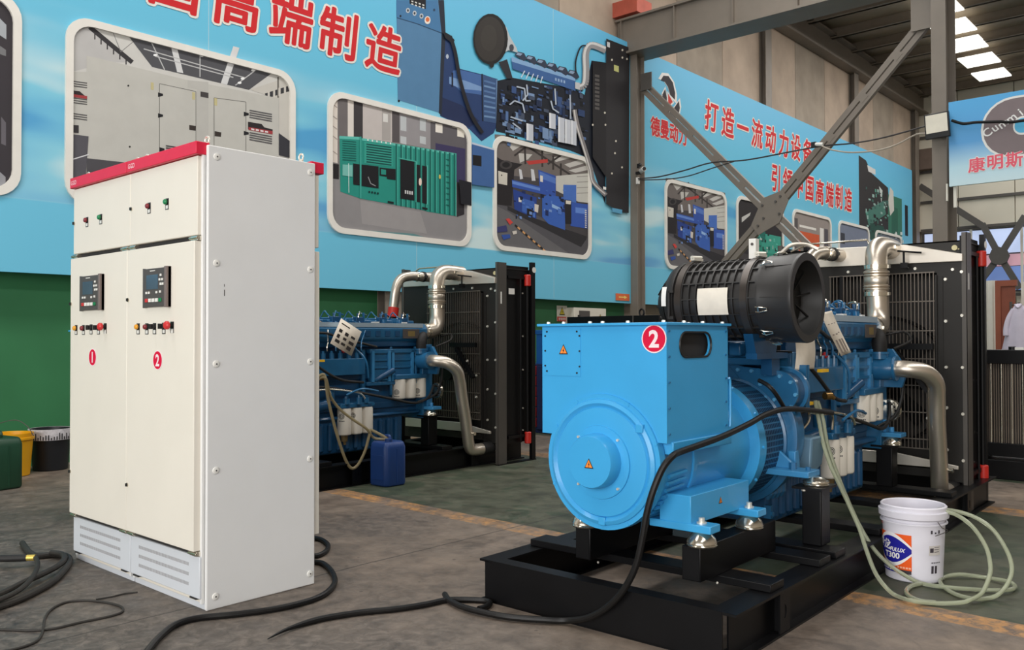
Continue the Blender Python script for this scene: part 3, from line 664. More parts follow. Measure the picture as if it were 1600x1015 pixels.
# --- emblem: two dark blades around a red wedge
a = Art(m2, .004)
cy, cz = 15.1, 6.13
def blade(P, c): a.yz([(cy + x * .42, cz + y * .42) for x, y in P], c)
b1 = [(-.75, .62), (-.5, .9), (-.05, .98), (.35, .75), (.55, .3), (.52, -.05), (.1, .1), (-.1, .45), (-.38, .62)]
b2 = [(-.35, .3), (-.6, -.02), (-.62, -.45), (-.25, -.6), (-.2, -.1)]
b3 = [(.9, -.02), (.98, -.35), (.85, -.75), (.5, -1.02), (.2, -1.0), (.05, -.72), (.45, -.45)]
def grow(P, k=1.14):
    mx = sum(p[0] for p in P) / len(P); my = sum(p[1] for p in P) / len(P)
    return [(mx + (x - mx) * k + .02 * (x - mx), my + (y - my) * k) for x, y in P]
for P in (b1, b2, b3): blade(grow(P, 1.28), (236, 234, 230))
for P in (b1, b2, b3): blade(P, (52, 46, 50))
blade([(-.16, .26), (-.14, -.62), (.46, -.2)], (236, 234, 230)); blade([(-.1, .14), (-.08, -.48), (.33, -.19)], (206, 60, 52)); a.done('emblem')
# --- right-hand photos of the second mural
a = photo(m2, 14.9, 17.46, 2.66, 4.47, (70, 66, 68))
f0 = a.frm(760, 200, 4.6125).map
def remap(x, y):                       # same photograph printed again, at its own place on the board
    p = at_x(*f0(x, y), MX); return (p.y + 5.02, p.z)
a.px = lambda pts, c, a=a: a.yz([remap(x, y) for x, y in pts], c)
hall(a); a.done('printed_photo')
def yzart(a, items):
    for P, c in items: a.yz(P, c)
def rc(y0, z0, y1, z1): return [(y0, z0), (y1, z0), (y1, z1), (y0, z1)]
a = photo(m2, 17.92, 20.38, 2.66, 4.5, (44, 40, 42))
yzart(a, [(rc(18.1, 2.9, 20.2, 3.2), (70, 66, 66)), (rc(18.9, 2.95, 20.25, 3.62), (44, 140, 120)), (rc(19.2, 3.3, 20.25, 3.75), (60, 158, 138)), ([(18.2, 3.9), (18.6, 4.1), (18.65, 4.18), (18.2, 4.02)], (196, 194, 190)), (rc(18.95, 3.6, 19.4, 3.8), (34, 110, 98)), (rc(18.75, 3.0, 18.85, 3.4), (206, 206, 206))])
rg = random.Random(9)
for _ in range(50):
    y, z = rg.uniform(18.9, 20.1), rg.uniform(2.95, 3.75); a.yz(rc(y, z, y + rg.uniform(.03, .14), z + rg.uniform(.03, .1)), rg.choice([(30, 96, 86), (90, 186, 166), (26, 40, 40), (180, 196, 190)]))
a.done('printed_photo')
a = photo(m2, 20.9, 23.4, 2.66, 4.53, (150, 140, 134))
yzart(a, [(rc(21.0, 2.75, 23.3, 3.2), (196, 190, 182)), (rc(21.05, 3.2, 21.25, 4.3), (90, 84, 84)), (rc(21.3, 2.8, 22.6, 4.0), (206, 92, 54)), (rc(21.45, 2.8, 22.0, 3.7), (120, 50, 34)), (rc(21.52, 2.8, 21.92, 3.5), (64, 34, 30)), (rc(22.1, 2.9, 22.5, 3.6), (186, 78, 46)), (rc(22.65, 3.1, 22.9, 4.2), (226, 222, 216)), (rc(22.95, 3.0, 23.2, 4.2), (84, 80, 86)), (rc(21.35, 4.1, 22.4, 4.16), (230, 226, 218))])
a.done('printed_photo')
a = photo(m2, 23.9, 26.3, 2.66, 4.54, (120, 128, 146))
yzart(a, [(rc(24, 2.8, 26.2, 3.4), (108, 114, 130)), (rc(24.1, 3.9, 24.4, 4.2), (60, 62, 70)), (rc(24.1, 3.6, 24.5, 3.7), (70, 74, 84)), (rc(25, 3.5, 26.1, 3.55), (150, 158, 172))]); a.done('printed_photo')
a = photo(m2, 26.8, 29.2, 2.66, 4.54, (112, 120, 128)); yzart(a, [(rc(26.95, 3.6, 29.0, 4.0), (86, 92, 100)), (rc(27.4, 2.9, 28.6, 3.5), (150, 152, 150))]); a.done('printed_photo')
# --- tall machine cut-out at the far end
a = Art(m2, .002)
yzart(a, [([(25.52, 4.4), (25.52, 6.58), (26.1, 6.52), (26.6, 6.2), (28.0, 5.95), (28.3, 4.6), (27.4, 4.0)], (48, 46, 48)), (rc(28.0, 3.2, 29.3, 5.75), (58, 118, 98)), (rc(28.3, 3.4, 28.9, 5.4), (46, 98, 82)), ([(26.2, 6.4), (26.9, 6.36), (26.9, 6.2), (26.3, 6.22)], (206, 206, 204)), (rc(29.6, 4.6, 29.9, 5.6), (34, 34, 40)),
          ([(28.0, 5.5), (28.2, 6.0), (28.5, 5.9), (28.55, 5.3), (28.2, 5.1)], (206, 204, 196)), ([(27.2, 5.9), (27.5, 5.8), (27.4, 5.4)], (196, 204, 200)), ([(26.0, 5.0), (27.6, 5.5), (27.8, 5.1), (26.3, 4.6)], (72, 120, 108)), (rc(26.4, 4.2, 27.6, 4.7), (40, 78, 68))])
for _ in range(60):
    y, z = rg.uniform(26, 27.9), rg.uniform(4.4, 5.7); a.yz(rc(y, z, y + rg.uniform(.04, .2), z + rg.uniform(.03, .12)), rg.choice([(88, 150, 134), (30, 32, 34), (60, 100, 92), (150, 180, 172)]))
for _ in range(10):
    y, z = rg.uniform(28.4, 29.3), rg.uniform(4.2, 4.6); a.yz(rc(y, z, y + .12, z + .1), (214, 226, 220))
a.done('printed_generator')
# ---------------------------------------------------------------- sign board beside the free column
SY = 13.5
s0, s1 = at_y(1482, 160, SY), at_y(1487, 291, SY)
sg = thing('sign_board', 'blue sign board with grey C-shaped emblem and pink lettering at right edge', 'sign', (s0.x, SY, s1.z))
SW, SH = 3.2, s0.z - s1.z
def smat():
    m = mat('sign_sky_print', (96, 176, 226), .5, var=.05, scale=.7)
    t = m.node_tree; g_ = t.nodes.new('ShaderNodeNewGeometry'); se = t.nodes.new('ShaderNodeSeparateXYZ'); mr = t.nodes.new('ShaderNodeMapRange'); r_ = t.nodes.new('ShaderNodeValToRGB')
    t.links.new(g_.outputs['Position'], se.inputs[0]); t.links.new(se.outputs[2], mr.inputs['Value']); mr.inputs['From Min'].default_value = s1.z; mr.inputs['From Max'].default_value = s0.z
    e = r_.color_ramp.elements; e[0].position = .02; e[0].color = lin((206, 232, 240)); e[1].position = 1; e[1].color = lin((88, 176, 232))
    x = e.new(.22); x.color = lin((190, 226, 240)); x = e.new(.5); x.color = lin((92, 164, 222))
    t.links.new(mr.outputs[0], r_.inputs[0]); t.links.new(r_.outputs[0], t.nodes['Principled BSDF'].inputs['Base Color']); return m
MB().box((0, 0, 0), (SW, .05, SH)).build('sign_panel', smat(), sg)
MB().box((.04, .05, -.3), (.08, .09, SH)).build('sign_post', m_white, sg)
MB().box((-.05, .02, -.2), (-.03, .06, .05)).build('sign_post', m_white, sg)
def S(u, v, e=0): p = at_y(u, v, SY); return (p.x - s0.x, -e, p.z - s1.z)
e = MB()
def ring(cx, cz, ow, oh, r_, mi, y):
    e.poly([(cx + a, y, cz + b) for a, b in rrect(-ow / 2, -oh / 2, ow / 2, oh / 2, r_)], mi)
c = S(1665, 200); 
ring(.42 + .72, SH * .60, 1.44, .84, .4, 0, -.003); ring(.42 + .72, SH * .60, 1.38, .78, .37, 1, -.005)
ring(.42 + .95, SH * .60, 1.1, .26, .12, 0, -.007); ring(.42 + .97, SH * .60, 1.1, .2, .09, 2, -.009)
e.build('emblem', [pm(236, 236, 232), pm(132, 120, 122), pm(96, 186, 228)], sg)
lt = MB()
for k, ch in enumerate('Cummins'):
    t = k / 6; x = .50 + .62 * t; z = SH * .60 - .03 + .40 * t - .06 * math.sin(t * PI)
    an = R(33)
    lt.text(ch, lambda a, b: (x + a * math.cos(an) - b * math.sin(an), -.012, z + a * math.sin(an) + b * math.cos(an)), .165, .012, 0)
lt.build('white_lettering', [pm(240, 240, 238)], sg)
lt = MB()
for k, ch in enumerate('康明斯动力'):
    for rad, n, y, mi in ((.07, 14, -.004, 0), (.024, 6, -.008, 1)):
        for q in range(n):
            da, db = rad * .22 * math.cos(2 * PI * q / n), rad * .22 * math.sin(2 * PI * q / n)
            lt.text(ch, lambda a, b: (.36 + k * .235 + a + da, y - q * .0002, SH * .22 + .005 * k + b + db), .22, 0, mi)
lt.build('pink_lettering', [pm(240, 238, 236), pm(236, 104, 122)], sg)
# ================================================================== CONTROL CABINETS
m_cream2 = mat('cream_powder_coat', (232, 226, 214), .45, var=.02, scale=3, bump=.04, bscale=160)
m_grey2 = mat('light_grey_panel', (232, 232, 231), .5, var=.02, scale=3, bump=.04, bscale=160)
m_vent = mat('cool_grey_panel', (208, 212, 218), .5, var=.02, scale=3)
m_redb = mat('crimson_header', (222, 34, 68), .35, var=.04)
m_dark = mat('dark_gap', (44, 42, 42), .7, var=.05)
m_bplas = mat('black_plastic', (34, 33, 34), .4, var=.06)
m_gplas = mat('dark_grey_plastic', (82, 76, 74), .45, var=.05)
m_lcd = mat('lcd_glass', (74, 92, 108), .12, var=.08, scale=8)
m_wht = mat('white_plastic', (236, 234, 228), .4, var=.02)
m_redp = mat('red_plastic', (208, 52, 54), .35, var=.04); m_dred = mat('dark_red_lens', (128, 34, 42), .3, var=.05)
m_grnp = mat('green_lens', (26, 128, 76), .3, var=.05); m_yel = mat('amber_lens', (232, 160, 40), .3, var=.05)
m_mag = pm(214, 18, 62)
CX, CY = -3.81, 2.105
CW, CD, CH = .7305, .613, 2.2
def digit(parent, txt, c, r, u, nrm, name='number_sticker', mats=None):
    # round sticker: c centre, u = right vector, nrm = outward normal
    c = Vector(c); u = Vector(u).normalized(); n = Vector(nrm).normalized(); up = n.cross(u); 
    if up.z < 0: up = -up
    mb = MB()
    P = lambda a, b, e: tuple(c + u * a + up * b + n * e)
    k = 28
    for rad, e0, e1, mi in ((r * 1.06, 0, .0012, 0), (r * .97, .0012, .0018, 1)):
        V = [P(x, y, e0) for x, y in circ(0, 0, rad, n=k)] + [P(x, y, e1) for x, y in circ(0, 0, rad, n=k)]
        mb.add(V, [tuple(range(k, 2 * k))] + [(i, (i + 1) % k, k + (i + 1) % k, k + i) for i in range(k)], mi)
    mb.text(txt, lambda a, b: P(a, b, .0024), r * 1.75, .03, 0)
    return mb.build(name, mats or [pm(244, 226, 230), m_mag], parent)
def cabinet(idx, label):
    t = thing('control_cabinet', label, 'cabinet', (CX - CW * (2 - idx), CY, 0), 0, 'control cabinets')
    ox = t.location.x
    def F(u, v, y): p = at_y(u, v, CY + y); return Vector((p.x - ox, y, p.z))
    x0, x1 = -CW, 0
    MB().box((x0 + .004, .0, .03), (x1 - .012, CD, CH)).build('body', m_cream2, t, bevel=.003)
    MB().box((x0 + .002, .004, 0), (x1 - .008, CD - .004, .05)).build('plinth', m_vent, t, bevel=.003)
    # frame uprights seen in the gap beside the doors
    for xx in (x0 + .012, x1 - .03): MB().box((xx, -.012, .03), (xx + .018, .02, CH - .02)).build('frame_upright', m_grey2, t, bevel=.002)
    er = .03 if idx == 2 else .001
    el = .004 if idx == 1 else .0005
    ud = MB().box((x0 + el + .001, -.03, 1.772), (x1 - er, -.002, 2.15)).build('upper_door', m_cream2, t, bevel=.004)
    ld = MB().box((x0 + el, -.045, .278), (x1 - er, -.002, 1.745)).build('lower_door', m_cream2, t, bevel=.004)
    vp = MB().box((x0 + .006, -.022, .055), (x1 - .012 * (idx == 2) - .001, -.002, .252)).build('vent_panel', m_vent, t, bevel=.004)
    for z0_, z1_ in ((1.745, 1.772), (.252, .278)): MB().box((x0 + .02, -.01, z0_), (x1 - er, 0, z1_)).build('door_gap', m_dark, t)
    hd = MB().box((x0, -.05, 2.153), (x1 - .008, .02, 2.213)).build('red_header', m_redb, t, bevel=.003)
    MB().text('GGD', lambda a, b: (x0 + .055 + a, -.0512, 2.182 + b), .034, .01).build('header_lettering', pm(244, 214, 220), hd)
    MB().box((x0, CD - .02, 2.153), (x1 + .0, CD + .06, 2.213)).build('red_header', m_redb, t, bevel=.003)
    rd = MB().box((x0 + .01, CD + .004, 1.76), (x1 - .01, CD + .035, 2.145)).build('rear_door', m_cream2, t, bevel=.004)
    MB().box((x0 + .01, CD + .004, .25), (x1 - .01, CD + .04, 1.74)).build('rear_door', m_cream2, t, bevel=.004)
    # perforated rows
    pf = MB()
    for r_ in range(3):
        z = .205 - r_ * .047
        for k in range(44):
            x = x0 + .1 + k * .0118
            pf.box((x, -.0226, z - .008), (x + .0066, -.0216, z + .008))
    stuff(pf.build('vent_slots', mat('slot_shadow', (150, 148, 150), .7), vp))
    # chrome hinges in the gaps
    for z in (1.758, .265):
        for xx in (x0 + .03, x1 - .06):
            h = MB().box((xx - .03, -.032, z - .011), (xx + .035, -.008, z + .011)); h.cyl((xx - .035, -.034, z), (xx + .04, -.034, z), .007, n=8)
            h.build('hinge', m_chrome, t, bevel=.001)
    for xx in (x0 + .04, x1 - .1): MB().box((xx, -.026, .049), (xx + .06, -.004, .056)).build('bottom_clip', m_dark, t)
    # lifting eyes
    for xx in (x0 + .06, x1 - .05):
        for yy in (.03, CD - .05):
            e = MB(); e.cyl((xx, yy, CH - .01), (xx, yy, CH + .022), .012, n=10)
            e.tube([(xx + .018 * math.cos(a), yy, CH + .034 + .018 * math.sin(a)) for a in [2 * PI * k / 14 for k in range(15)]], .005, 6)
            e.build('lifting_eye', m_bolt, t)
    # locks
    def lock(p):
        p.x = max(p.x, x0 + .016)
        m = MB(); m.cyl(p + Vector((0, .004, 0)), p + Vector((0, -.004, 0)), .011, n=12, mi=0); m.box(p + Vector((-.003, -.012, -.008)), p + Vector((.003, 0, .008)), 1)
        m.build('door_lock', [m_chrome, m_bplas], t)
    def button(u, v, y, kind, big=1):
        p = F(u, v, y); nm = {'r': 'red_push_button', 'g': 'green_push_button', 'y': 'amber_lamp', 'd': 'dark_red_lamp', 'k': 'selector_knob', 'e': 'emergency_stop'}[kind]
        m = MB(); r = .0135 * big
        m.cyl(p + Vector((0, .004, 0)), p + Vector((0, -.006, 0)), r * 1.05, n=14, mi=1)
        if kind == 'e':
            m.cyl(p + Vector((0, 0, 0)), p + Vector((0, -.022, 0)), .009, n=12, mi=1); m.lathe([(0, .017), (.004, .021), (.014, .021), (.02, .016), (.022, .004)], p + Vector((0, -.018, 0)), (0, -1, 0), 18, 0)
        elif kind == 'k':
            m.cyl(p, p + Vector((0, -.014, 0)), r * .95, n=14, mi=0); m.box(p + Vector((-.004, -.03, -.013)), p + Vector((.004, -.01, .013)), 0)
        else:
            m.lathe([(0, r), (.014, r), (.018, r * .7), (.019, .001)], p, (0, -1, 0), 14, 0)
        m.box(p + Vector((-.009, -.0025, -.034 if kind != 'e' else -.038)), p + Vector((.013, .002, -.017)), 2)
        m.box(p + Vector((-.016, -.0015, -.038)), p + Vector((.018, .003, .018)), 1)
        m.build(nm, [{'r': m_dred, 'g': m_grnp, 'y': m_yel, 'd': m_dred, 'k': m_bplas, 'e': m_redp}[kind], m_bplas, m_wht], t)
    if idx == 1:
        UD = ((136, 344, 'r'), (157.5, 339.5, 'g')); BT = ((119, 512.5, 'y'), (130.5, 512.5, 'd'), (142.5, 511.5, 'k'), (154, 511.5, 'k'), (164.5, 510, 'e'))
        LK = ((112, 350, -.03), (106, 475, -.045), (102.5, 734, -.045)); CT = (129, 431.4, 163, 481); ST = (144.8, 558)
    else:
        UD = ((233, 322, 'r'), (261, 315.5, 'g')); BT = ((216, 510.5, 'y'), (229.5, 510.5, 'd'), (241.5, 510, 'k'), (256, 509.5, 'k'), (269, 508, 'e'))
        LK = ((203.5, 327, -.03), (199, 468.5, -.045), (196, 756, -.045)); CT = (228, 420, 267.5, 475.5); ST = (246.5, 562.5)
    for u, v, k in UD: button(u, v, -.03, k)
    for u, v, k in BT: button(u, v, -.045, k)
    for u, v, y in LK: lock(F(u, v, y))
    a = F(CT[0], CT[1], -.045); b = F(CT[2], CT[3], -.045)
    xa, xb, zb, za = a.x, b.x, b.z - .012, a.z
    cw, chh = xb - xa, za - zb
    pr = [(xa, zb), (xa + cw * .12, zb + .004), (xb - cw * .12, zb + .004), (xb, zb), (xb, za), (xb - cw * .12, za - .004), (xa + cw * .12, za - .004), (xa, za)]
    ctl = MB().prism(pr, 'xz', -.062, -.045).box((xb - .022, -.072, zb), (xb, -.045, za), 1).build('controller', [m_gplas, mat('grey_edge_plastic', (120, 106, 102), .4)], t, bevel=.002)
    MB().box((xa + cw * .16, -.0635, zb + chh * .46), (xa + cw * .62, -.061, zb + chh * .82)).build('screen', m_lcd, ctl)
    MB().box((xa + cw * .3, -.0628, za - .018), (xa + cw * .5, -.061, za - .014)).build('maker_strip', m_wht, ctl)
    for k, mm in enumerate((m_redp, m_wht, m_wht, m_wht, m_grnp)):
        MB().box((xa + cw * (.12 + k * .135), -.066, zb + chh * .14), (xa + cw * (.22 + k * .135), -.061, zb + chh * .23)).build('key', mm, ctl, bevel=.001)
    for fx, fz in ((.14, .35), (.24, .35), (.54, .35), (.68, .36), (.70, .77), (.66, .66), (.76, .66), (.70, .55), (.78, .55)):
        MB().box((xa + cw * fx, -.065, zb + chh * fz), (xa + cw * (fx + .06), -.061, zb + chh * (fz + .055))).build('key', m_wht, ctl)
    c = F(ST[0], ST[1], -.0455)
    digit(t, str(idx), c, .046, (1, 0, 0), (0, -1, 0))
    if idx == 2:
        MB().box((x1 - .008, .0, .0), (x1 + .012, CD - .004, CH)).build('side_panel', m_grey2, t, bevel=.005)
        for z in (2.148, 1.64, 1.16, .655, .06):
            for y in (.045, CD - .035):
                m = MB(); m.lathe([(0, .017), (.004, .016), (.006, .011), (.006, .001)], (x1 + .012, y, z), (1, 0, 0), 16, 0); m.cyl((x1 + .017, y, z), (x1 + .019, y, z), .004, n=8, mi=1)
                m.build('panel_screw', [m_wht, m_gplas], t)
        MB().box((x1 + .012, .085, 1.485), (x1 + .0128, .089, 1.515)).box((x1 + .012, .085, 1.53), (x1 + .0128, .088, 1.542)).build('scuff_mark', pm(90, 86, 84), t)
    else:
        MB().box((x0 - .012, .0, .0), (x0 + .008, CD - .004, CH)).build('side_panel', m_grey2, t, bevel=.005)
    return t
cabinet(1, 'cream control cabinet marked with red number 1, left one of the pair')
cabinet(2, 'cream control cabinet marked with red number 2, with plain grey side panel facing the generator')
# ================================================================== GENERATOR SETS (built in the set's own frame: x right, y back, z up)
GO, GA = Vector((-1.665, 3.107, 0)), R(1.0)
GEX = Vector((math.cos(GA), math.sin(GA), 0)); GEY = Vector((-math.sin(GA), math.cos(GA), 0))
def gl(p): p = p - GO; return Vector((p.dot(GEX), p.dot(GEY), p.z))
def gX(u, v, x): return gl(onplane(u, v, GO + GEX * x, GEX))
def gY(u, v, y): return gl(onplane(u, v, GO + GEY * y, GEY))
def gZ(u, v, z): return gl(at_z(u, v, z))
m_blue = mat('generator_blue_paint', (62, 164, 222), .33, var=.03, scale=5, bump=.03, bscale=90, coat=.15)
m_eblue = mat('engine_blue_paint', (40, 104, 148), .28, var=.1, scale=9, coat=.2)
m_eblue2 = mat('engine_blue_paint_deep', (25, 75, 115), .32, var=.12, scale=9, coat=.2)
m_fblue = mat('foot_blue_paint', (62, 138, 190), .34, var=.05, coat=.2)
m_hblue = mat('bolt_blue_highlight', (92, 164, 208), .28, var=.03, coat=.3)  # lighter than the engine blue: bright bolt highlights put into the colour
m_satin = mat('satin_black_steel', (42, 40, 38), .42, .1, spec=.35, var=.08, scale=3)
m_base = mat('black_skid_paint', (13, 13, 15), .38, var=.12, scale=7, spec=.3)
m_filt = mat('black_ribbed_plastic', (40, 38, 37), .42, var=.06, scale=4)
m_filt2 = mat('black_matt_plastic', (24, 24, 24), .5, var=.06)
m_can = mat('white_filter_can', (234, 228, 216), .38, var=.03)
m_hose = mat('black_hose', (30, 29, 29), .5, var=.1, scale=20)
m_label = mat('cream_paper_label', (232, 222, 206), .6, var=.05, scale=20)
m_orange = pm(240, 140, 60)
m_ink = pm(30, 30, 32)
m_redl = mat('red_rubber_sleeve', (196, 44, 36), .4, var=.06)
m_core = mat('radiator_core', (40, 36, 33), .6, var=.15, scale=30)
m_grill = mat('grey_guard_wire', (112, 104, 96), .4, .4, var=.06)
XC, ZC = -.62, .728
RLX = (-.86, -.775)
G = thing('generator_set', 'blue generator set on black skid marked with red number 2, black air filter on top', 'generator', tuple(GO), GA, 'generator sets')
def bolts(par, pts, r=.009, d=(0, -1, 0), h=.009, m=None, name='bolts', n=6):
    b = MB(); d = Vector(d)
    for p in pts: p = Vector(p); b.cyl(p, p + d * h, r, r * .85, n)
    return stuff(b.build(name, m or m_bolt, par))
def mirror_x(x): return 2 * XC - x
def hole_plate(mb, plane, o, inner, lo, hi, mi=0):        # rectangular plate (a0,b0,a1,b1) with a cut-out
    a0, b0, a1, b1 = o; cx = sum(p[0] for p in inner) / len(inner); cy = sum(p[1] for p in inner) / len(inner)
    ang = [math.atan2(p[1] - cy, p[0] - cx) for p in inner]; out = []
    for t in ang:
        c, s = math.cos(t), math.sin(t)
        k = min(((a1 - cx) / c if c > 1e-9 else (a0 - cx) / c if c < -1e-9 else 1e9), ((b1 - cy) / s if s > 1e-9 else (b0 - cy) / s if s < -1e-9 else 1e9))
        out.append((cx + c * k, cy + s * k))
    for q in ((a0, b0), (a1, b0), (a1, b1), (a0, b1)):     # snap nearest ring point to each corner
        j = min(range(len(out)), key=lambda i: (out[i][0] - q[0]) ** 2 + (out[i][1] - q[1]) ** 2); out[j] = q
    P = lambda a, b, c: {'xy': (a, b, c), 'xz': (a, c, b), 'yz': (c, a, b)}[plane]
    n = len(inner); V = []
    for L in (lo, hi): V += [P(a, b, L) for a, b in out] + [P(a, b, L) for a, b in inner]
    F = []
    for i in range(n):
        j = (i + 1) % n
        F += [(i, j, n + j, n + i), (2 * n + i, 3 * n + i, 3 * n + j, 2 * n + j), (i, 2 * n + i, 2 * n + j, j), (n + i, n + j, 3 * n + j, 3 * n + i)]
    mb.add(V, F, mi)
def warn(par, c, s, u, n, name='warning_label', face=None):
    c = Vector(c); u = Vector(u).normalized(); n = Vector(n).normalized(); up = Vector((0, 0, 1)) if abs(n.z) < .5 else Vector((0, 1, 0))
    mb = MB(); T = [(-.58, -.5), (.58, -.5), (0, .55)]
    for k, e, mi in ((1, .0008, 0), (.78, .0016, 1)):
        mb.add([tuple(c + u * (a * k * s) + up * ((b + .05) * k * s) + n * e) for a, b in T], [(0, 1, 2)], mi)
    Z = [(.06, .3), (-.08, -.08), (0, -.08), (-.05, -.36), (.12, .04), (.03, .04)]
    mb.add([tuple(c + u * (a * s) + up * ((b - .02) * s) + n * .0024) for a, b in Z], [tuple(range(6))], 0)
    return mb.build(name, [m_ink, face or m_orange], par)

# ---------------------------------------------------------------- skid
LX = -1.24
def skid(par, xr=0, LX=LX, y0=0):
    MB().box((LX - .004, y0 + .05, .005), (LX + .004, 4.42, .195)).box((LX - .055, y0, .192), (LX + .055, 4.42, .203)).box((LX - .055, y0, 0), (LX + .055, 4.42, .01)).build('side_rail', m_base, par)
    MB().box((xr - .004, y0 + .05, .005), (xr + .004, 4.42, .195)).box((xr - .055, y0, .192), (xr + .062, 4.42, .203)).box((xr - .055, y0, 0), (xr + .05, 4.42, .01)).build('side_rail', m_base, par)
    MB().box((LX - .02, y0, .005), (xr, y0 + .01, .197)).box((LX + .02, y0 - .002, .1925), (xr, y0 + .075, .2035)).box((LX, y0, 0), (xr, y0 + .06, .008)).build('front_rail', m_base, par)
    MB().box((LX, 4.38, 0), (xr, 4.42, .2)).build('rear_rail', m_base, par)
    for y in (.36, .90, 1.1, 1.75, 2.55, 3.2):
        if y > y0: MB().box((LX - .03, y, .204), (xr + .042, y + .135, .238)).build('cross_beam', m_base, par, bevel=.003)
    for y in (.44, 2.1, 3.6):
        p = MB(); hole_plate(p, 'yz', (y, .012, y + .1, .19), [(y + .05 + .016 * math.cos(a), .1 + .03 * math.sin(a)) for a in [2 * PI * k / 16 for k in range(16)]], xr + .04, xr + .048); p.box((xr, y + .04, .01), (xr + .045, y + .06, .19))
        p.build('stiffener', m_base, par)
    if par is G:
        bp = MB()
        for x, y in ((.02, .40), (-.2, .35), (-.1, 1.09), (-.05, .93), (-.8, .3)): bp.sph((x, y, .206), .006, 5)
        stuff(bp.build('weld_beads', m_bolt, par))
skid(G)
def alt_rails(par):
    for xa, xb in ((-.29, -.2), RLX):
        r_ = MB().box((xa, .2, .238), (xb, .96, .385)).build('mounting_rail', m_base, par, bevel=.004)
        MB().box((xa + .006, .198, .244), (xb - .006, .2, .379)).build('end_cap', m_black, r_)
alt_rails(G)
def mount(par, x, y, z0, z1, r=.062):
    m = MB().lathe([(0, r), (.006, r * 1.06), (.012, r), (.016, r * 1.06), (.024, r * 1.02), ((z1 - z0) * .6, r * .9), ((z1 - z0) * .85, r * .62), (z1 - z0, r * .5)], (x, y, z0), (0, 0, 1), 22, 0)
    m.build('rubber_mount', m_chrome, par)
# ---------------------------------------------------------------- alternator
AL = MB().lathe([(.10, .285), (.36, .285), (.38, .282), (1.0, .282)], (XC, 0, ZC), (0, 1, 0), 48).build('alternator', m_blue, G)
fr = MB().lathe([(.074, .284), (.074, .302), (.112, .305), (.125, .29)], (XC, 0, ZC), (0, 1, 0), 56).build('end_ring', m_blue, AL)
fc = MB().lathe([(.084, .285), (.066, .278), (.058, .262), (.066, .252), (.070, .246), (.062, .24), (.055, .16)], (XC, 0, ZC), (0, 1, 0), 56); 
fc.build('end_cover', m_blue, AL)
MB().lathe([(.058, .165), (.048, .162), (.046, .14)], (XC, 0, ZC), (0, 1, 0), 40).build('bearing_ring', m_blue, AL)
MB().lathe([(.05, .122), (-.012, .118), (-.022, .112), (-.024, .001)], (XC + .0, 0, ZC + .008), (0, 1, 0), 40).build('bearing_cap', m_blue, AL)
for a in (R(38), R(-88)):
    c, s = math.cos(a), math.sin(a); px_, pz_ = XC + .262 * c, ZC + .262 * s
    MB().box((px_ - .018, .056, pz_ - .018), (px_ + .018, .072, pz_ + .018)).build('cover_notch', m_blue, AL, bevel=.003)
bolts(AL, [(XC + .294 * math.cos(R(a)), .084, ZC + .294 * math.sin(R(a))) for a in (20, 62, 118, 150, 205, 243, 297, 340)], .011, m=m_blue, h=.012)
bolts(AL, [(XC + .15 * math.cos(R(a)), .047, ZC + .15 * math.sin(R(a))) for a in (45, 135, 225, 315)], .007)
warn(AL, (XC, -.0245, ZC - .0), .042, (1, 0, 0), (0, -1, 0))
# stator louvres on the lower right, casing seam, ring flange, perforated fan shroud
for k in range(9):
    a0 = R(-62 + k * 6.5)
    P = [(XC + .29 * math.cos(a0 + R(2) * t), .17 + .15 * t, ZC + .29 * math.sin(a0 + R(2) * t)) for t in (0, .5, 1)]
    MB().tube(P, .009, 6).build('louvre', m_blue, AL)
MB().lathe([(.385, .286), (.39, .29), (.42, .29), (.425, .286)], (XC, 0, ZC), (0, 1, 0), 48).build('casing_band', m_blue, AL)
MB().lathe([(.97, .283), (.975, .335), (1.05, .335), (1.055, .32)], (XC, 0, ZC), (0, 1, 0), 56).build('ring_flange', m_blue, AL)
sh = MB().lathe([(1.05, .322), (1.29, .322), (1.295, .335), (1.32, .335)], (XC, 0, ZC), (0, 1, 0), 56).build('fan_shroud', m_eblue, AL)
hp = MB()
for k in range(30):
    a = R(-75 + k * 5.4)
    if 4 < k % 10 < 6 and k > 18: continue
    for j in range(11):
        y = 1.075 + j * .02
        p = Vector((XC + .3226 * math.cos(a), y, ZC + .3226 * math.sin(a))); n = Vector((math.cos(a), 0, math.sin(a)))
        tv = Vector((-math.sin(a), 0, math.cos(a)))
        hp.add([tuple(p + Vector((0, -.006, 0)) - tv * .011), tuple(p + Vector((0, .006, 0)) - tv * .011), tuple(p + Vector((0, .006, 0)) + tv * .011), tuple(p + Vector((0, -.006, 0)) + tv * .011)], [(0, 1, 2, 3)])
stuff(hp.build('shroud_slots', mat('slot_dark_blue', (18, 44, 78), .7), sh))
bolts(AL, [(XC + .326 * math.cos(R(a)), 1.0, ZC + .326 * math.sin(R(a))) for a in range(-80, 100, 36)], .01, m=m_blue)
bolts(AL, [(XC + .335 * math.cos(R(a)), 1.01, ZC + .335 * math.sin(R(a))) for a in range(-60, 80, 30)], .009, d=(1, 0, .2), m=m_blue)
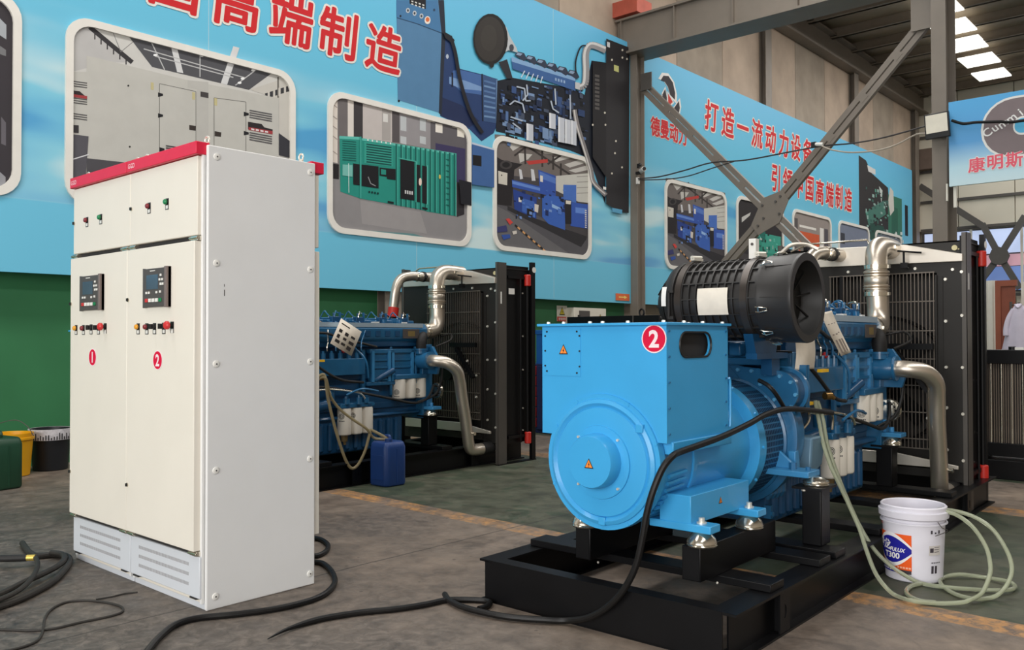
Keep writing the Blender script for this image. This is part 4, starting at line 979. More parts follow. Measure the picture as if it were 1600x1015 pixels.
# feet
for sgn in (1, -1):
    X_ = lambda x: x if sgn > 0 else -.83 + (-.215 - x) * .8
    MB().box((X_(-.40), .2, .474), (X_(-.245), .76, .6)).build('foot_plate', m_blue, AL, bevel=.003)
    for y in (.24, .70):
        MB().box((X_(-.45), y - .045, .448), (X_(-.15), y + .045, .482)).build('foot_bar', m_blue, AL, bevel=.004)
        mount(G, X_(-.215), y, .386, .45)
        MB().lathe([(0, .022), (.006, .022), (.006, .013), (.024, .013)], (X_(-.215), y, .482), (0, 0, 1), 12).build('foot_bolt', m_bolt, AL)
        MB().cyl((X_(-.24), y - .03, .386), (X_(-.24), y - .03, .394), .01, n=6).build('rail_bolt', m_bolt, G)
warn(AL, (-.2445, .47, .545), .03, (0, 1, 0), (1, 0, 0))
# terminal box
bx0, bx1, by0, by1, bz0, bz1 = -.966, -.292, .084, .64, .833, 1.335
TB = MB().box((bx0, by0, bz0), (bx1, by0 + .012, bz1)).box((bx0, by0 + .012, bz0), (bx1 - .1, by1, bz1)).build('terminal_box', m_blue, AL)
MB().box((bx1 - .1, by0 + .012, bz0), (bx1 - .014, by1, bz0 + .012)).build('box_floor', m_blue, AL); MB().box((bx1 - .1, by1 - .012, bz0), (bx1 - .014, by1, bz1)).build('box_back', m_blue, AL)
sp = MB(); hole_plate(sp, 'yz', (by0 + .0005, bz0, by1, bz1), rrect(.195, 1.197, .474, 1.303, .05), bx1 - .014, bx1)
sp.build('box_side', m_blue, AL)
MB().prism(rrect(.165, 1.165, .505, 1.333, .01), 'yz', bx1 - .03, bx1 - .026).build('opening_shade', m_dark, AL)  # dark sheet added behind the cut-out, stands for the shaded box interior
em = MB(); P = [(bx1 + .001, a, b) for a, b in rrect(.193, 1.195, .476, 1.305, .052)]; em.tube(P + [P[0]], .005, 6); em.build('opening_trim', m_bplas, AL)
MB().box((bx0 - .018, by0 - .02, bz1), (bx1 + .012, by1 + .02, bz1 + .012)).build('box_lid', m_blue, AL, bevel=.002)
bolts(AL, [(x, y, bz1 + .012) for x in (bx0 + .03, bx0 + .12, bx0 + .27, bx0 + .34, bx1 - .2, bx1 - .02) for y in (by0 + .01, by1 - .01)] + [(bx1 - .01, y, bz1 + .012) for y in (.25, .42)], .01, (0, 0, 1))
bolts(AL, [(bx1, y, z) for y in (by0 + .018, by1 - .02) for z in (1.31, 1.2, 1.09, .98, .87)], .006, (1, 0, 0), .006, m_eblue)
MB().box((bx0 + .012, by0 - .0025, 1.105), (bx0 + .225, by0, 1.325)).build('box_door', m_blue, AL)
bolts(AL, [(bx0 + x, by0 - .002, z) for x, z in ((.03, 1.31), (.02, 1.29), (.02, 1.22), (.02, 1.15), (.03, 1.125), (.205, 1.31), (.22, 1.29), (.22, 1.22), (.22, 1.15), (.205, 1.12))], .005, h=.004, m=m_bplas)
warn(AL, (bx0 + .128, by0 - .003, 1.225), .045, (1, 0, 0), (0, -1, 0))
digit(AL, '2', gY(1022, 529, by0 - .001), .058, (1, 0, 0), (0, -1, 0))
MB().box((-.37, by1, .86), (bx1 - .004, by1 + .012, 1.32)).tube(spline([(bx1 - .0, by1 + .02, .86), (bx1, by1 + .025, .9), (bx1, by1 + .025, 1.06), (bx1, by1 + .015, 1.09)], 4), .007, 6).build('box_handle', m_blue, AL)
MB().box((-.40, .12, .78), (bx1 + .01, .66, .835)).build('box_saddle', m_blue, AL, bevel=.004)

# ---------------------------------------------------------------- engine
def engine(par):
    E = MB().box((-.84, 1.47, .56), (-.50, 3.2, 1.2)).box((-.86, 1.5, .9), (-.485, 3.15, 1.0)).box((-.86, 1.5, .62), (-.485, 3.15, .68)).build('engine_block', m_eblue2, par, bevel=.008)
    MB().lathe([(1.31, .36), (1.315, .385), (1.345, .385), (1.36, .36), (1.44, .37), (1.475, .36)], (XC, 0, ZC + .02), (0, 1, 0), 48).build('flywheel_housing', m_eblue, E)
    # starter-side lobe with bolted round cover
    out = [(-.62, 1.13), (-.45, 1.115), (-.33, 1.105)] + [(-.335 + .112 * math.cos(a), .992 + .112 * math.sin(a)) for a in [R(80 - 12 * k) for k in range(13)]] + [(-.36, .88), (-.52, 1.02)]
    MB().prism(out, 'xz', 1.30, 1.318).build('cover_plate', m_eblue, E, bevel=.003)
    MB().prism([(x - .004, z - .002) for x, z in out], 'xz', 1.318, 1.45).build('starter_lobe', m_eblue2, E, bevel=.004)
    MB().prism([(-.335 + .128 * math.cos(a), .992 + .128 * math.sin(a)) for a in [2 * PI * k / 28 for k in range(28)]], 'xz', 1.40, 1.425).build('lobe_rim', m_eblue, E)
    bolts(E, [(x, 1.30, z) for x, z in ((-.56, 1.105), (-.48, 1.10), (-.40, 1.085), (-.32, 1.075), (-.26, 1.045), (-.235, .98), (-.26, .915), (-.33, .90), (-.40, .96), (-.43, 1.03), (-.35, .95))], .012, m=m_hblue, h=.013)
    # top shelf behind the terminal box
    MB().box((-.86, 1.33, 1.13), (-.42, 1.75, 1.17)).box((-.80, 1.36, 1.17), (-.46, 1.42, 1.26)).build('rear_shelf', m_eblue, E, bevel=.005)
    for k in range(4): MB().box((-.82 + k * .1, 1.30, 1.18), (-.745 + k * .1, 1.36, 1.255)).build('actuator_block', m_eblue, E, bevel=.01)
    MB().box((-.43, 1.36, 1.13), (-.40, 1.5, 1.26)).box((-.385, 1.40, 1.10), (-.3, 1.62, 1.2)).build('bracket_plate', m_eblue, E, bevel=.004)
    MB().box((-.415, 1.40, 1.12), (-.30, 1.415, 1.21)).cyl((-.40, 1.45, 1.12), (-.40, 1.45, 1.24), .018, n=10).build('control_unit', m_black, E, bevel=.004)
    for y in (1.5, 1.53): MB().box((-.3, y, .88), (-.26, y + .018, 1.13)).build('mount_rib', m_eblue, E)
    # heads and covers
    MB().box((-.79, 1.52, 1.2), (-.46, 3.22, 1.36)).build('cylinder_head', m_eblue2, E, bevel=.01)
    for k in range(6):
        y = 1.58 + k * .275
        cv = MB().box((-.76, y, 1.36), (-.53, y + .22, 1.455)).box((-.73, y + .03, 1.455), (-.57, y + .19, 1.475)).build('rocker_cover', m_eblue, E, bevel=.014)
        MB().box((-.60, y + .05, 1.475), (-.565, y + .16, 1.482)).build('cover_badge', m_wht, cv)
        MB().tube(spline([(-.53, y + .04, 1.40), (-.50, y + .05, 1.5), (-.54, y + .09, 1.53), (-.60, y + .15, 1.52), (-.62, y + .24, 1.5)], 5), .006, 6).build('injector_pipe', m_chrome if k % 2 else m_eblue, E)
        MB().tube(spline([(-.70, y + .02, 1.44), (-.66, y + .05, 1.53), (-.57, y + .02, 1.50), (-.49, y + .06, 1.42)], 5), .006, 6).cyl((-.52, y + .12, 1.43), (-.52, y + .12, 1.52), .012, n=8).build('injector_pipe', m_eblue, E)
        MB().box((-.55, y + .02, 1.41), (-.50, y + .10, 1.48)).cyl((-.525, y + .06, 1.48), (-.525, y + .06, 1.515), .014, n=8).build('head_bracket', m_eblue2, E, bevel=.004)
    # charge air manifold along the top
    mf = MB().prism([(-.54, 1.25), (-.47, 1.24), (-.43, 1.28), (-.425, 1.37), (-.46, 1.42), (-.53, 1.43)], 'xz', 1.55, 3.27).build('intake_manifold', m_eblue, E, bevel=.012)
    MB().box((-.428, 1.75, 1.385), (-.44, 3.2, 1.425)).build('manifold_strip', mat('pale_manifold_top', (176, 196, 212), .3, .3, var=.03), mf)
    for y in (2.35, 2.47, 2.59, 2.71, 2.83): MB().box((-.428, y, 1.30), (-.42, y + .06, 1.35)).build('manifold_pad', m_eblue2, mf)
    MB().box((-.425, 2.93, 1.28), (-.416, 3.14, 1.37)).box((-.4165, 2.99, 1.30), (-.4155, 3.08, 1.35), 1).build('maker_plate', [m_gplas, mat('brass_plate', (150, 130, 84), .4, .5)], mf)
    for y in (2.6, 2.95): MB().box((-.50, y, 1.425), (-.45, y + .06, 1.437)).build('manifold_label', m_wht, mf)
    for y in (2.3, 2.75, 2.95): MB().cyl((-.49, y, 1.42), (-.49, y, 1.46), .022, n=12).build('manifold_plug', m_eblue, mf)
    # cast side details: fuel pump bank, cooler plates, governor, brackets
    D_ = [('cooler_plate', (-.43, 2.55, .88), (-.385, 2.78, 1.16)), ('cooler_plate', (-.43, 2.80, .86), (-.39, 3.08, 1.16)), ('pump_body', (-.44, 1.85, .95), (-.34, 2.45, 1.1)), ('pump_body', (-.44, 1.6, .98), (-.37, 1.82, 1.15)),
          ('filter_head', (-.46, 2.82, .89), (-.33, 3.22, .935)), ('filter_head', (-.46, 2.13, .66), (-.29, 2.52, .70)), ('side_rib', (-.43, 2.53, 1.14), (-.37, 3.1, 1.18)), ('side_rib', (-.43, 2.5, .84), (-.375, 3.1, .875)),
          ('control_box', (-.44, 1.62, 1.16), (-.36, 1.95, 1.3)), ('gear_case', (-.85, 3.17, .5), (-.40, 3.3, 1.22)), ('bracket_arm', (-.43, 2.46, .7), (-.40, 2.5, 1.18)), ('bracket_arm', (-.40, 2.79, .74), (-.38, 2.815, 1.2)), ('bracket_arm', (-.40, 3.1, .84), (-.37, 3.13, 1.2))]
    for nm, a, b in D_: MB().box(a, b).build(nm, m_eblue if nm != 'control_box' else m_eblue2, E, bevel=.006)
    for y0_, y1_, x_ in ((2.55, 2.78, -.385), (2.80, 3.08, -.39)):
        for y in (y0_, y1_ - .03): MB().box((x_, y, .875), (x_ + .02, y + .03, 1.165)).build('plate_rib', m_fblue, E)
        for z in (.885, 1.0, 1.07, 1.14): MB().box((x_, y0_ + .03, z), (x_ + .014, y1_ - .03, z + .018)).build('plate_rib', m_eblue, E)
    for k in range(6):
        y = 1.9 + k * .095
        MB().cyl((-.37, y, 1.1), (-.37, y, 1.15), .022, n=10).cyl((-.37, y, 1.15), (-.37, y, 1.17), .012, n=8).build('pump_outlet', m_eblue, E)
        MB().tube(spline([(-.37, y, 1.17), (-.37, y, 1.22), (-.40, y + .03, 1.26), (-.44, y + .05 * (k % 3), 1.38), (-.52, y + .02, 1.44)], 4), .006, 6).build('fuel_pipe', m_chrome if k in (1, 4) else m_eblue, E)
    # lower pump cluster near the hoses
    for c, r, h in (((-.33, 1.62, .98), .032, .09), ((-.30, 1.66, .93), .02, .06), ((-.33, 1.70, .95), .022, .08), ((-.36, 1.58, 1.03), .02, .07), ((-.30, 2.2, .72), .03, .05), ((-.27, 2.32, .72), .024, .06), ((-.30, 2.42, .72), .03, .05), ((-.34, 2.05, .78), .04, .08)):
        MB().cyl((c[0], c[1], c[2] - h / 2), (c[0], c[1], c[2] + h / 2), r, n=12).cyl((c[0], c[1], c[2] + h / 2), (c[0], c[1], c[2] + h / 2 + .02), r * .6, n=6).build('pump_fitting', m_eblue, E)
    MB().cyl((-.44, 1.62, .62), (-.30, 1.98, .70), .05, n=16).cyl((-.42, 1.68, .63), (-.41, 1.70, .635), .06, n=16).build('starter_motor', m_eblue2, E)
    MB().prism([(1.45, .52), (1.62, .58), (1.66, .68), (1.62, .74), (1.48, .74)], 'yz', -.40, -.22).build('sensor_housing', mat('grey_blue_cast', (96, 128, 150), .4, .2, var=.05), E, bevel=.012)
    MB().cyl((-.42, 2.55, .85), (-.35, 2.80, .98), .03, n=12).build('oil_neck', m_eblue2, E)
    for P, mm in (([(-.30, 1.62, .9), (-.28, 1.58, .82), (-.33, 1.52, .74), (-.36, 1.5, .70)], m_chrome), ([(-.33, 1.7, .86), (-.3, 1.8, .84), (-.29, 1.95, .83), (-.30, 1.98, .74)], m_chrome), ([(-.36, 2.0, .84), (-.32, 2.15, .82), (-.30, 2.3, .79), (-.30, 2.36, .74)], m_chrome),
                  ([(-.34, 1.55, 1.12), (-.30, 1.60, 1.06), (-.31, 1.63, 1.02)], m_chrome), ([(-.36, 1.72, 1.15), (-.33, 1.85, 1.05), (-.33, 2.1, .92), (-.37, 2.4, .88)], m_hose), ([(-.40, 1.6, .84), (-.36, 1.9, .86), (-.36, 2.3, .8), (-.35, 2.7, .72), (-.34, 3.0, .66), (-.36, 3.2, .70), (-.38, 3.3, .82)], m_hose),
                  ([(-.39, 3.28, 1.2), (-.30, 3.33, 1.0), (-.33, 3.3, .75), (-.4, 3.1, .66)], m_hose), ([(-.42, 1.75, 1.3), (-.38, 1.95, 1.33), (-.40, 2.2, 1.28), (-.42, 2.6, 1.2)], m_hose), ([(-.44, 2.35, 1.2), (-.36, 2.42, 1.08), (-.37, 2.46, .92)], m_eblue), ([(-.30, 2.15, .78), (-.27, 2.3, .83), (-.28, 2.5, .8)], m_eblue)):
        MB().tube(spline(P, 6), .009 if mm is not m_hose else .012, 8).build('fuel_pipe' if mm is not m_hose else 'wiring_hose', mm, E)
    for c in ((-.30, 1.60, .905), (-.31, 1.86, 1.08)): MB().box((c[0] - .01, c[1] - .05, c[2]), (c[0] + .02, c[1] + .05, c[2] + .018)).build('yellow_tie', mat('yellow_tie', (240, 190, 40), .4), E)
    MB().sph((-.43, 2.22, 1.17), .02, 8).build('red_cap', m_redp, E)
    MB().cyl((-.28, 1.82, .945), (-.26, 1.86, .945), .022, n=12).cyl((-.26, 1.86, .945), (-.25, 1.88, .93), .012, n=8).build('drain_valve', mat('brass_valve', (150, 118, 70), .3, .9), E)
    # filters
    for kk, (ys_, x, z0, z1, r) in enumerate((((2.905, 3.04, 3.175), -.395, .70, .895, .066), ((2.21, 2.335, 2.46), -.345, .417, .657, .063))):
        for j, y in enumerate(ys_):
            f = MB().lathe([(0, r * .85), (.008, r * .97), (.02, r), (z1 - z0 - .012, r), (z1 - z0, r * .93)], (x, y, z0), (0, 0, 1), 24, 0); f.cyl((x, y, z1), (x, y, z1 + .025), r * .96, n=20, mi=1)
            f = f.build('oil_filter' if kk == 0 else 'fuel_filter', [m_can, m_eblue2], E)
            if j in (0, 2) and kk == 0 or j < 2 and kk == 1:      # ring emblem and a line of small print wrapped on the can
                lo = MB(); ph = R(-60); zc_ = (z0 + z1) / 2 - (.03 if kk == 0 else -.05)
                def wrap(a, b): t = ph + a / r; return (x + (r + .0008) * math.cos(t), y + (r + .0008) * math.sin(t), zc_ + b)
                for rr_ in (.026, .018):
                    for k in range(24):
                        t0, t1 = 2 * PI * k / 24, 2 * PI * (k + 1) / 24
                        lo.add([wrap(rr_ * math.cos(t0), rr_ * math.sin(t0)), wrap(rr_ * math.cos(t1), rr_ * math.sin(t1)), wrap((rr_ - .004) * math.cos(t1), (rr_ - .004) * math.sin(t1)), wrap((rr_ - .004) * math.cos(t0), (rr_ - .004) * math.sin(t0))], [(0, 1, 2, 3)])
                for b in (-.008, 0, .008): lo.add([wrap(-.011, b - .002), wrap(.011, b - .002), wrap(.011, b + .002), wrap(-.011, b + .002)], [(0, 1, 2, 3)])
                for k in range(5): lo.add([wrap(-.026 + k * .011, -.046), wrap(-.018 + k * .011, -.046), wrap(-.018 + k * .011, -.037), wrap(-.026 + k * .011, -.037)], [(0, 1, 2, 3)])
                lo.build('can_emblem', pm(70, 70, 72), E)
    MB().cyl((-.345, 2.21, .36), (-.345, 2.21, .417), .028, .034, n=14).cyl((-.345, 2.215, .33), (-.345, 2.215, .36), .014, n=10).build('water_bowl', mat('amber_bowl', (110, 92, 60), .3), E)
    for ch in E.children:
        if ch.name.split('.')[0] in ('cooler_plate', 'plate_rib', 'pump_body', 'filter_head', 'side_rib', 'bracket_arm', 'pump_outlet', 'pump_fitting', 'oil_filter', 'fuel_filter', 'can_emblem', 'water_bowl', 'oil_neck', 'starter_motor', 'control_box'): ch.location.x = -.06
    # oil pan with cast ribs
    op = MB().box((-.83, 1.42, .25), (-.45, 2.95, .58)).box((-.85, 1.40, .55), (-.42, 3.15, .585)).build('oil_pan', m_eblue2, E, bevel=.02)
    for k in range(15):
        y = 1.5 + k * .097
        MB().lathe([(0, .01), (.02, .026), (.24, .026), (.26, .01)], (-.45, y, .27), (0, 0, 1), 10).build('pan_rib', m_eblue2, op)
    for k in range(4): MB().lathe([(0, .01), (.03, .03), (.13, .03), (.15, .02)], (-.42 + k * .002, 1.36 + k * .05, .40), (0, 0, 1), 10).build('pan_rib', m_eblue, op)
    MB().box((-.44, 1.35, .30), (-.40, 1.38, .37)).cyl((-.40, 1.36, .325), (-.39, 1.36, .325), .014, n=8).build('pan_lug', m_eblue, op)
    # mounting feet on posts
    for x in (-.2, -1.04):
        s = 1 if x > XC else -1
        MB().prism([(1.30, .585), (1.30, .68), (1.34, .69), (1.36, .62), (1.36, .585)], 'yz', x - .08, x - .04).box((x - s * .16, 1.15, .572), (x + s * .09, 1.3, .602)).box((x - s * .20, 1.16, .602), (x - s * .16, 1.33, .69)).prism([(x - s * .15, .60), (x - s * .15, .69), (x - s * .10, .685), (x - s * .01, .61), (x - s * .01, .60)], 'xz', 1.24, 1.262).build('engine_foot', m_fblue, E, bevel=.004)
        MB().cyl((x - s * .02, 1.22, .602), (x - s * .02, 1.22, .635), .02, n=6).build('foot_bolt', m_eblue, E); MB().cyl((x + s * .06, 1.22, .60), (x + s * .06, 1.22, .62), .013, n=6).build('foot_bolt', m_eblue, E)
    q0, q1 = gY(1366, 690, 3.2), gY(1402, 683, 3.2)
    MB().box((-.50, 3.18, .585), (-.27, 3.3, .615)).box((-.48, 3.22, .615), (-.38, 3.28, .70)).cyl((-.35, 3.24, .615), (-.35, 3.24, .65), .018, n=6).build('engine_foot', m_fblue, E, bevel=.004)
    # alternator pulley with chrome fan
    ch = MB().lathe([(0, .02), (.006, .075), (.03, .08), (.05, .07), (.06, .03)], (-.40, 3.34, .76), (0, 1, 0), 22).build('charging_alternator', m_chrome, E)
    for k in range(12):
        a = 2 * PI * k / 12; MB().box((-.40 + .05 * math.cos(a) - .006, 3.328, .76 + .05 * math.sin(a) - .006), (-.40 + .05 * math.cos(a) + .006, 3.345, .76 + .05 * math.sin(a) + .006)).build('vent_hole', m_black, ch)
    # water pump outlet
    MB().lathe([(0, .05), (.01, .075), (.05, .085), (.12, .08), (.16, .07), (.162, .085), (.18, .085)], (-.47, 3.17, 1.065), (1, .02, 0), 24).build('water_pump', m_eblue, E)
    MB().cyl((-.40, 3.15, 1.13), (-.40, 3.15, 1.18), .055, n=18).cyl((-.40, 3.15, 1.165), (-.40, 3.15, 1.18), .062, n=18).build('pump_neck', m_eblue, E)
    MB().prism([(-.46, .93), (-.28, .93), (-.24, 1.05), (-.34, 1.2), (-.46, 1.2)], 'xz', 3.24, 3.27).build('pump_flange', m_eblue, E, bevel=.004)
    MB().tube(spline([(-.40, 3.15, 1.17), (-.40, 3.15, 1.24), (-.42, 3.18, 1.29), (-.48, 3.24, 1.31)], 6), .05, 16).build('rubber_elbow', m_rubber, E)
    MB().tube(spline([(-.35, 3.3, 1.2), (-.27, 3.42, 1.26), (-.34, 3.5, 1.32), (-.46, 3.48, 1.3)], 6), .009, 8).build('wiring_hose', m_hose, E)
    return E
ENG = engine(G)
def posts(par, xp=-.1):
    for x in (xp, mirror_x(xp)):
        p = MB().box((x - .05, 1.16, .238), (x + .05, 1.28, .52)).build('support_post', m_base, par, bevel=.006)
        MB().box((x - .085, 1.12, .52), (x + .07, 1.32, .532)).build('post_plate', m_black, p)
        MB().cyl((x - .035, 1.15, .508), (x - .035, 1.15, .52), .011, n=6).build('post_bolt', m_bolt, p)
        mount(par, x, 1.22, .532, .575)
    for x in (-.385, mirror_x(-.385)):
        p = MB().box((x - .055, 3.18, .238), (x + .055, 3.30, .515)).build('support_post', m_base, par, bevel=.006)
        MB().box((x - .08, 3.15, .515), (x + .08, 3.34, .527)).build('post_plate', m_black, p)
        mount(par, x + .04, 3.22, .527, .585)
posts(G)
# ---------------------------------------------------------------- pipework
def band(par, c, d, r, name='pipe_clamp', m=None, w=.03):
    c = Vector(c); d = Vector(d).normalized()
    MB().lathe([(-w / 2, r * .98), (-w / 2, r * 1.05), (w / 2, r * 1.05), (w / 2, r * .98)], c, d, 24, 0, cap=False).box(c + Vector((r * .9, -.02, -.012)), c + Vector((r * 1.15, .02, .012))).build(name, m or m_chrome, par)
def pipes(par):
    big = MB().tube(spline([(-.49, 3.25, 1.35), (-.49, 3.32, 1.35), (-.495, 3.42, 1.375), (-.51, 3.475, 1.46), (-.52, 3.485, 1.6), (-.525, 3.485, 1.72), (-.525, 3.485, 1.83), (-.53, 3.51, 1.91), (-.53, 3.58, 1.955), (-.52, 3.70, 1.96), (-.52, 3.84, 1.955)], 7), .077, 24).build('charge_air_pipe', m_stainless, par)
    for z in (1.80, 1.60): band(big, (-.525, 3.485, z), (0, 0, 1), .084)
    MB().lathe([(0, .078), (.004, .092), (.012, .092), (.018, .08), (.024, .092), (.032, .092), (.038, .08), (.05, .086), (.09, .086), (.1, .08), (.106, .092), (.114, .092), (.12, .08), (.126, .092), (.136, .092), (.144, .078)], (-.525, 3.485, 1.63), (0, 0, 1), 28).build('rubber_sleeve', m_stainless, big)
    band(big, (-.525, 3.68, 1.96), (0, 1, 0), .075); band(big, (-.49, 3.29, 1.35), (0, 1, .2), .075)
    MB().cyl((-.44, 3.7, 1.93), (-.28, 3.74, 1.91), .007, n=8).cyl((-.40, 3.72, 1.82), (-.40, 3.72, 1.92), .008, n=8).box((-.42, 3.70, 1.80), (-.37, 3.74, 1.84)).build('bracket_rod', m_black, big)
    low = MB().tube(spline([(-.30, 3.17, 1.064), (-.22, 3.18, 1.062), (-.13, 3.24, 1.04), (-.085, 3.32, .97), (-.09, 3.37, .86), (-.10, 3.41, .70), (-.105, 3.46, .50), (-.11, 3.50, .33), (-.115, 3.53, .21), (-.115, 3.58, .175), (-.11, 3.68, .172), (-.11, 3.86, .172)], 7), .058, 22).build('coolant_pipe', m_stainless, par)
    MB().cyl((-.11, 3.70, .172), (-.11, 3.85, .172), .062, n=20).build('pipe_coupling', m_rubber, low)
    MB().cyl((-.10, 3.50, .345), (-.03, 3.51, .345), .012, n=10).cyl((-.03, 3.51, .345), (-.02, 3.51, .345), .018, n=10).build('pipe_nipple', m_chrome, low)
    top = MB().tube(spline([(-.99, 3.30, 1.52), (-.99, 3.32, 1.65), (-.98, 3.34, 1.80), (-.975, 3.40, 1.90), (-.96, 3.52, 1.935), (-.93, 3.64, 1.935), (-.90, 3.84, 1.93)], 7), .05, 18).build('coolant_pipe', m_stainless, par)
    MB().cyl((-.99, 3.30, 1.50), (-.99, 3.315, 1.60), .056, n=18).build('red_sleeve', m_redl, top)
    MB().cyl((-.99, 3.28, 1.30), (-.99, 3.30, 1.5), .04, n=14).build('pipe_stub', m_black, top)
    band(top, (-.945, 3.59, 1.937), (.1, 1, 0), .053); band(top, (-.925, 3.67, 1.935), (.1, 1, 0), .053, m=m_rubber)
    return big, low, top
PIPES = pipes(G)
# ---------------------------------------------------------------- radiator
RX0 = -1.43
def radiator(par):
    f = MB()
    f.box((RX0, 3.83, .2), (-.985, 3.842, 1.85)).box((-.2, 3.83, .22), (-.02, 3.842, 1.85)).box((-.985, 3.83, 1.76), (-.2, 3.842, 1.85)).box((-.985, 3.83, .24), (-.2, 3.842, .30))
    f.box((RX0, 3.9, 1.85), (-.03, 3.92, 2.0)).box((RX0, 3.9, 1.99), (-.03, 4.4, 2.0)).box((RX0, 4.38, .2), (-.02, 4.4, 2.0))
    rad = f.build('radiator', m_satin, par)
    for x in (-.03, RX0):
        xo = -.0 if x == -.03 else RX0
        MB().box((x, 3.825, .005), (x + .035, 3.835, 2.05)).box((xo - .004 if x == RX0 else .0, 3.825, .005), (xo + .004 if x == RX0 else .006, 3.955, 2.05)).build('front_post', mat('satin_post_steel', (84, 80, 76), .4, .2, var=.08, scale=3), rad)
        MB().box((x, 4.36, .005), (x + .035, 4.42, 2.08)).build('rear_post', m_black, rad)
        MB().box((x - .02 if x == -.03 else x + .03, 3.86, .2), (x - .01 if x == -.03 else x + .04, 4.36, 2.03)).build('side_sheet', m_black, rad)
        MB().box((x - .01, 3.825, 0), (x + .045, 4.42, .01)).build('foot_plate', m_black, rad)
    # folded flange columns and recessed edge beside the grille
    MB().box((-.205, 3.80, .26), (-.195, 3.83, 1.745)).box((-.165, 3.82, .26), (-.158, 3.832, 1.735)).build('fold_strip', m_satin, rad)
    MB().box((-1.0, 4.02, .3), (-.19, 4.15, 1.76)).box((RX0 + .02, 4.02, .25), (-1.0, 4.1, 1.8)).build('core', m_core, rad)
    tk = MB().prism([(-1.38, 1.85), (-.018, 1.835), (-.018, 1.89), (-.42, 1.985), (-1.05, 1.995), (-1.38, 1.93)], 'xz', 3.80, 3.90).build('radiator_tank', m_alu, rad, bevel=.004)
    MB().prism([(-1.3, .32), (-.05, .32), (-.05, .345), (-.5, .41), (-1.3, .41)], 'xz', 3.76, 3.784).build('lower_tank', m_alu, rad, bevel=.003)
    MB().cyl((-.62, 3.85, 1.98), (-.62, 3.85, 2.03), .035, n=14).box((-.67, 3.82, 2.02), (-.57, 3.88, 2.03)).build('filler_cap', m_chrome, tk)
    MB().tube([(-1.35, 3.90, 2.0), (-1.2, 3.88, 2.05), (-.72, 3.88, 2.05), (-.70, 3.88, 2.0)], .008, 8).build('vent_pipe', m_chrome, rad)
    MB().box((-.07, 3.893, 1.93), (-.06, 3.9, 1.94)).cyl((-.09, 3.895, 1.945), (-.09, 3.88, 1.945), .02, n=14).build('blanking_plug', mat('pale_brass_plug', (206, 196, 150), .4), rad)
    gr = MB()
    n = 30
    for k in range(n):
        x = -.985 + k * .0265
        gr.box((x, 3.79, .45), (x + .006, 3.796, 1.765))
    for z in (1.765, 1.55, 1.33, 1.12, .92, .72, .52, .45): gr.box((-.99, 3.785, z - .004), (-.205, 3.79, z + .004))
    stuff(gr.build('fan_guard', m_grill, rad))
    MB().box((-.905, 3.782, .30), (-.88, 3.80, 1.765)).build('guard_post', m_black, rad)
    MB().box((-.56, 3.70, 1.19), (-.2, 3.74, 1.235)).build('guard_bar', m_black, rad); MB().bar((-.46, 3.70, 1.18), (-.24, 3.72, .88), .05, .03).build('guard_bar', m_black, rad)
    MB().lathe([(0, .5), (.06, .5), (.06, .48), (0, .48)], (-.62, 3.92, .95), (0, 1, 0), 40, cap=False).build('fan_shroud', m_black, rad)
    fan = MB()
    fan.cyl((-.62, 3.70, .95), (-.62, 3.78, .95), .11, n=20)
    fan.build('fan_hub', m_black, rad)
    for k in range(8):
        a = 2 * PI * k / 8; c, s = math.cos(a), math.sin(a)
        MB().add([(-.62 + c * .1 - s * .05, 3.87, .95 + s * .1 + c * .05), (-.62 + c * .1 + s * .05, 3.91, .95 + s * .1 - c * .05), (-.62 + c * .42 + s * .08, 3.91, .95 + s * .42 - c * .08), (-.62 + c * .42 - s * .08, 3.86, .95 + s * .42 + c * .08)], [(0, 1, 2, 3), (3, 2, 1, 0)]).build('fan_blade', m_black, rad)
    pts = [(-.09, 3.83, 1.78), (-.14, 3.83, 1.71), (-.14, 3.83, 1.40), (-.03, 3.83, 1.44), (-.14, 3.83, 1.06), (-.03, 3.83, 1.06), (-.03, 3.83, .72), (-.14, 3.83, .76), (-.03, 3.83, .38), (-.14, 3.83, .45), (-.35, 3.83, 1.80), (-.62, 3.83, 1.80), (-.85, 3.83, 1.80), (-.03, 3.83, 1.76)]
    pts += [(-.26, 3.79, .9), (-.26, 3.79, .68), (-.30, 3.70, 1.05)]
    bolts(rad, pts, .013, h=.012, n=8)
    sb = [(-.052 + .02, y, z) for y in (3.98, 4.25) for z in (1.75, 1.3, .95, .55, .32)]
    bolts(rad, sb, .009, (1, 0, 0), .01, n=8)
    MB().box((.006, 3.862, 1.63), (.0075, 3.882, 1.75)).build('white_label', m_wht, rad)
    # shutter rods with red sleeves on the open side
    MB().cyl((-.005, 4.30, .2), (-.005, 4.30, 1.95), .012, n=8).cyl((-.012, 4.2, .2), (-.012, 4.2, 1.9), .01, n=8).build('hinge_rod', m_black, rad)
    for z0, z1 in ((1.825, 1.945), (.18, .30)):
        MB().lathe([(0, .03), (.006, .036), (z1 - z0 - .006, .036), (z1 - z0, .03)], (-.002, 4.30, z0), (0, 0, 1), 16).build('red_sleeve', m_redl, rad)
        MB().box((-.03, 4.0, z1 - .05), (-.008, 4.3, z1 - .02)).build('sleeve_bracket', m_black, rad)
    MB().cyl((-.002, 4.40, 2.0), (.01, 4.40, 2.0), .03, n=12).build('side_plug', m_wht, rad)
    return rad
RAD = radiator(G)
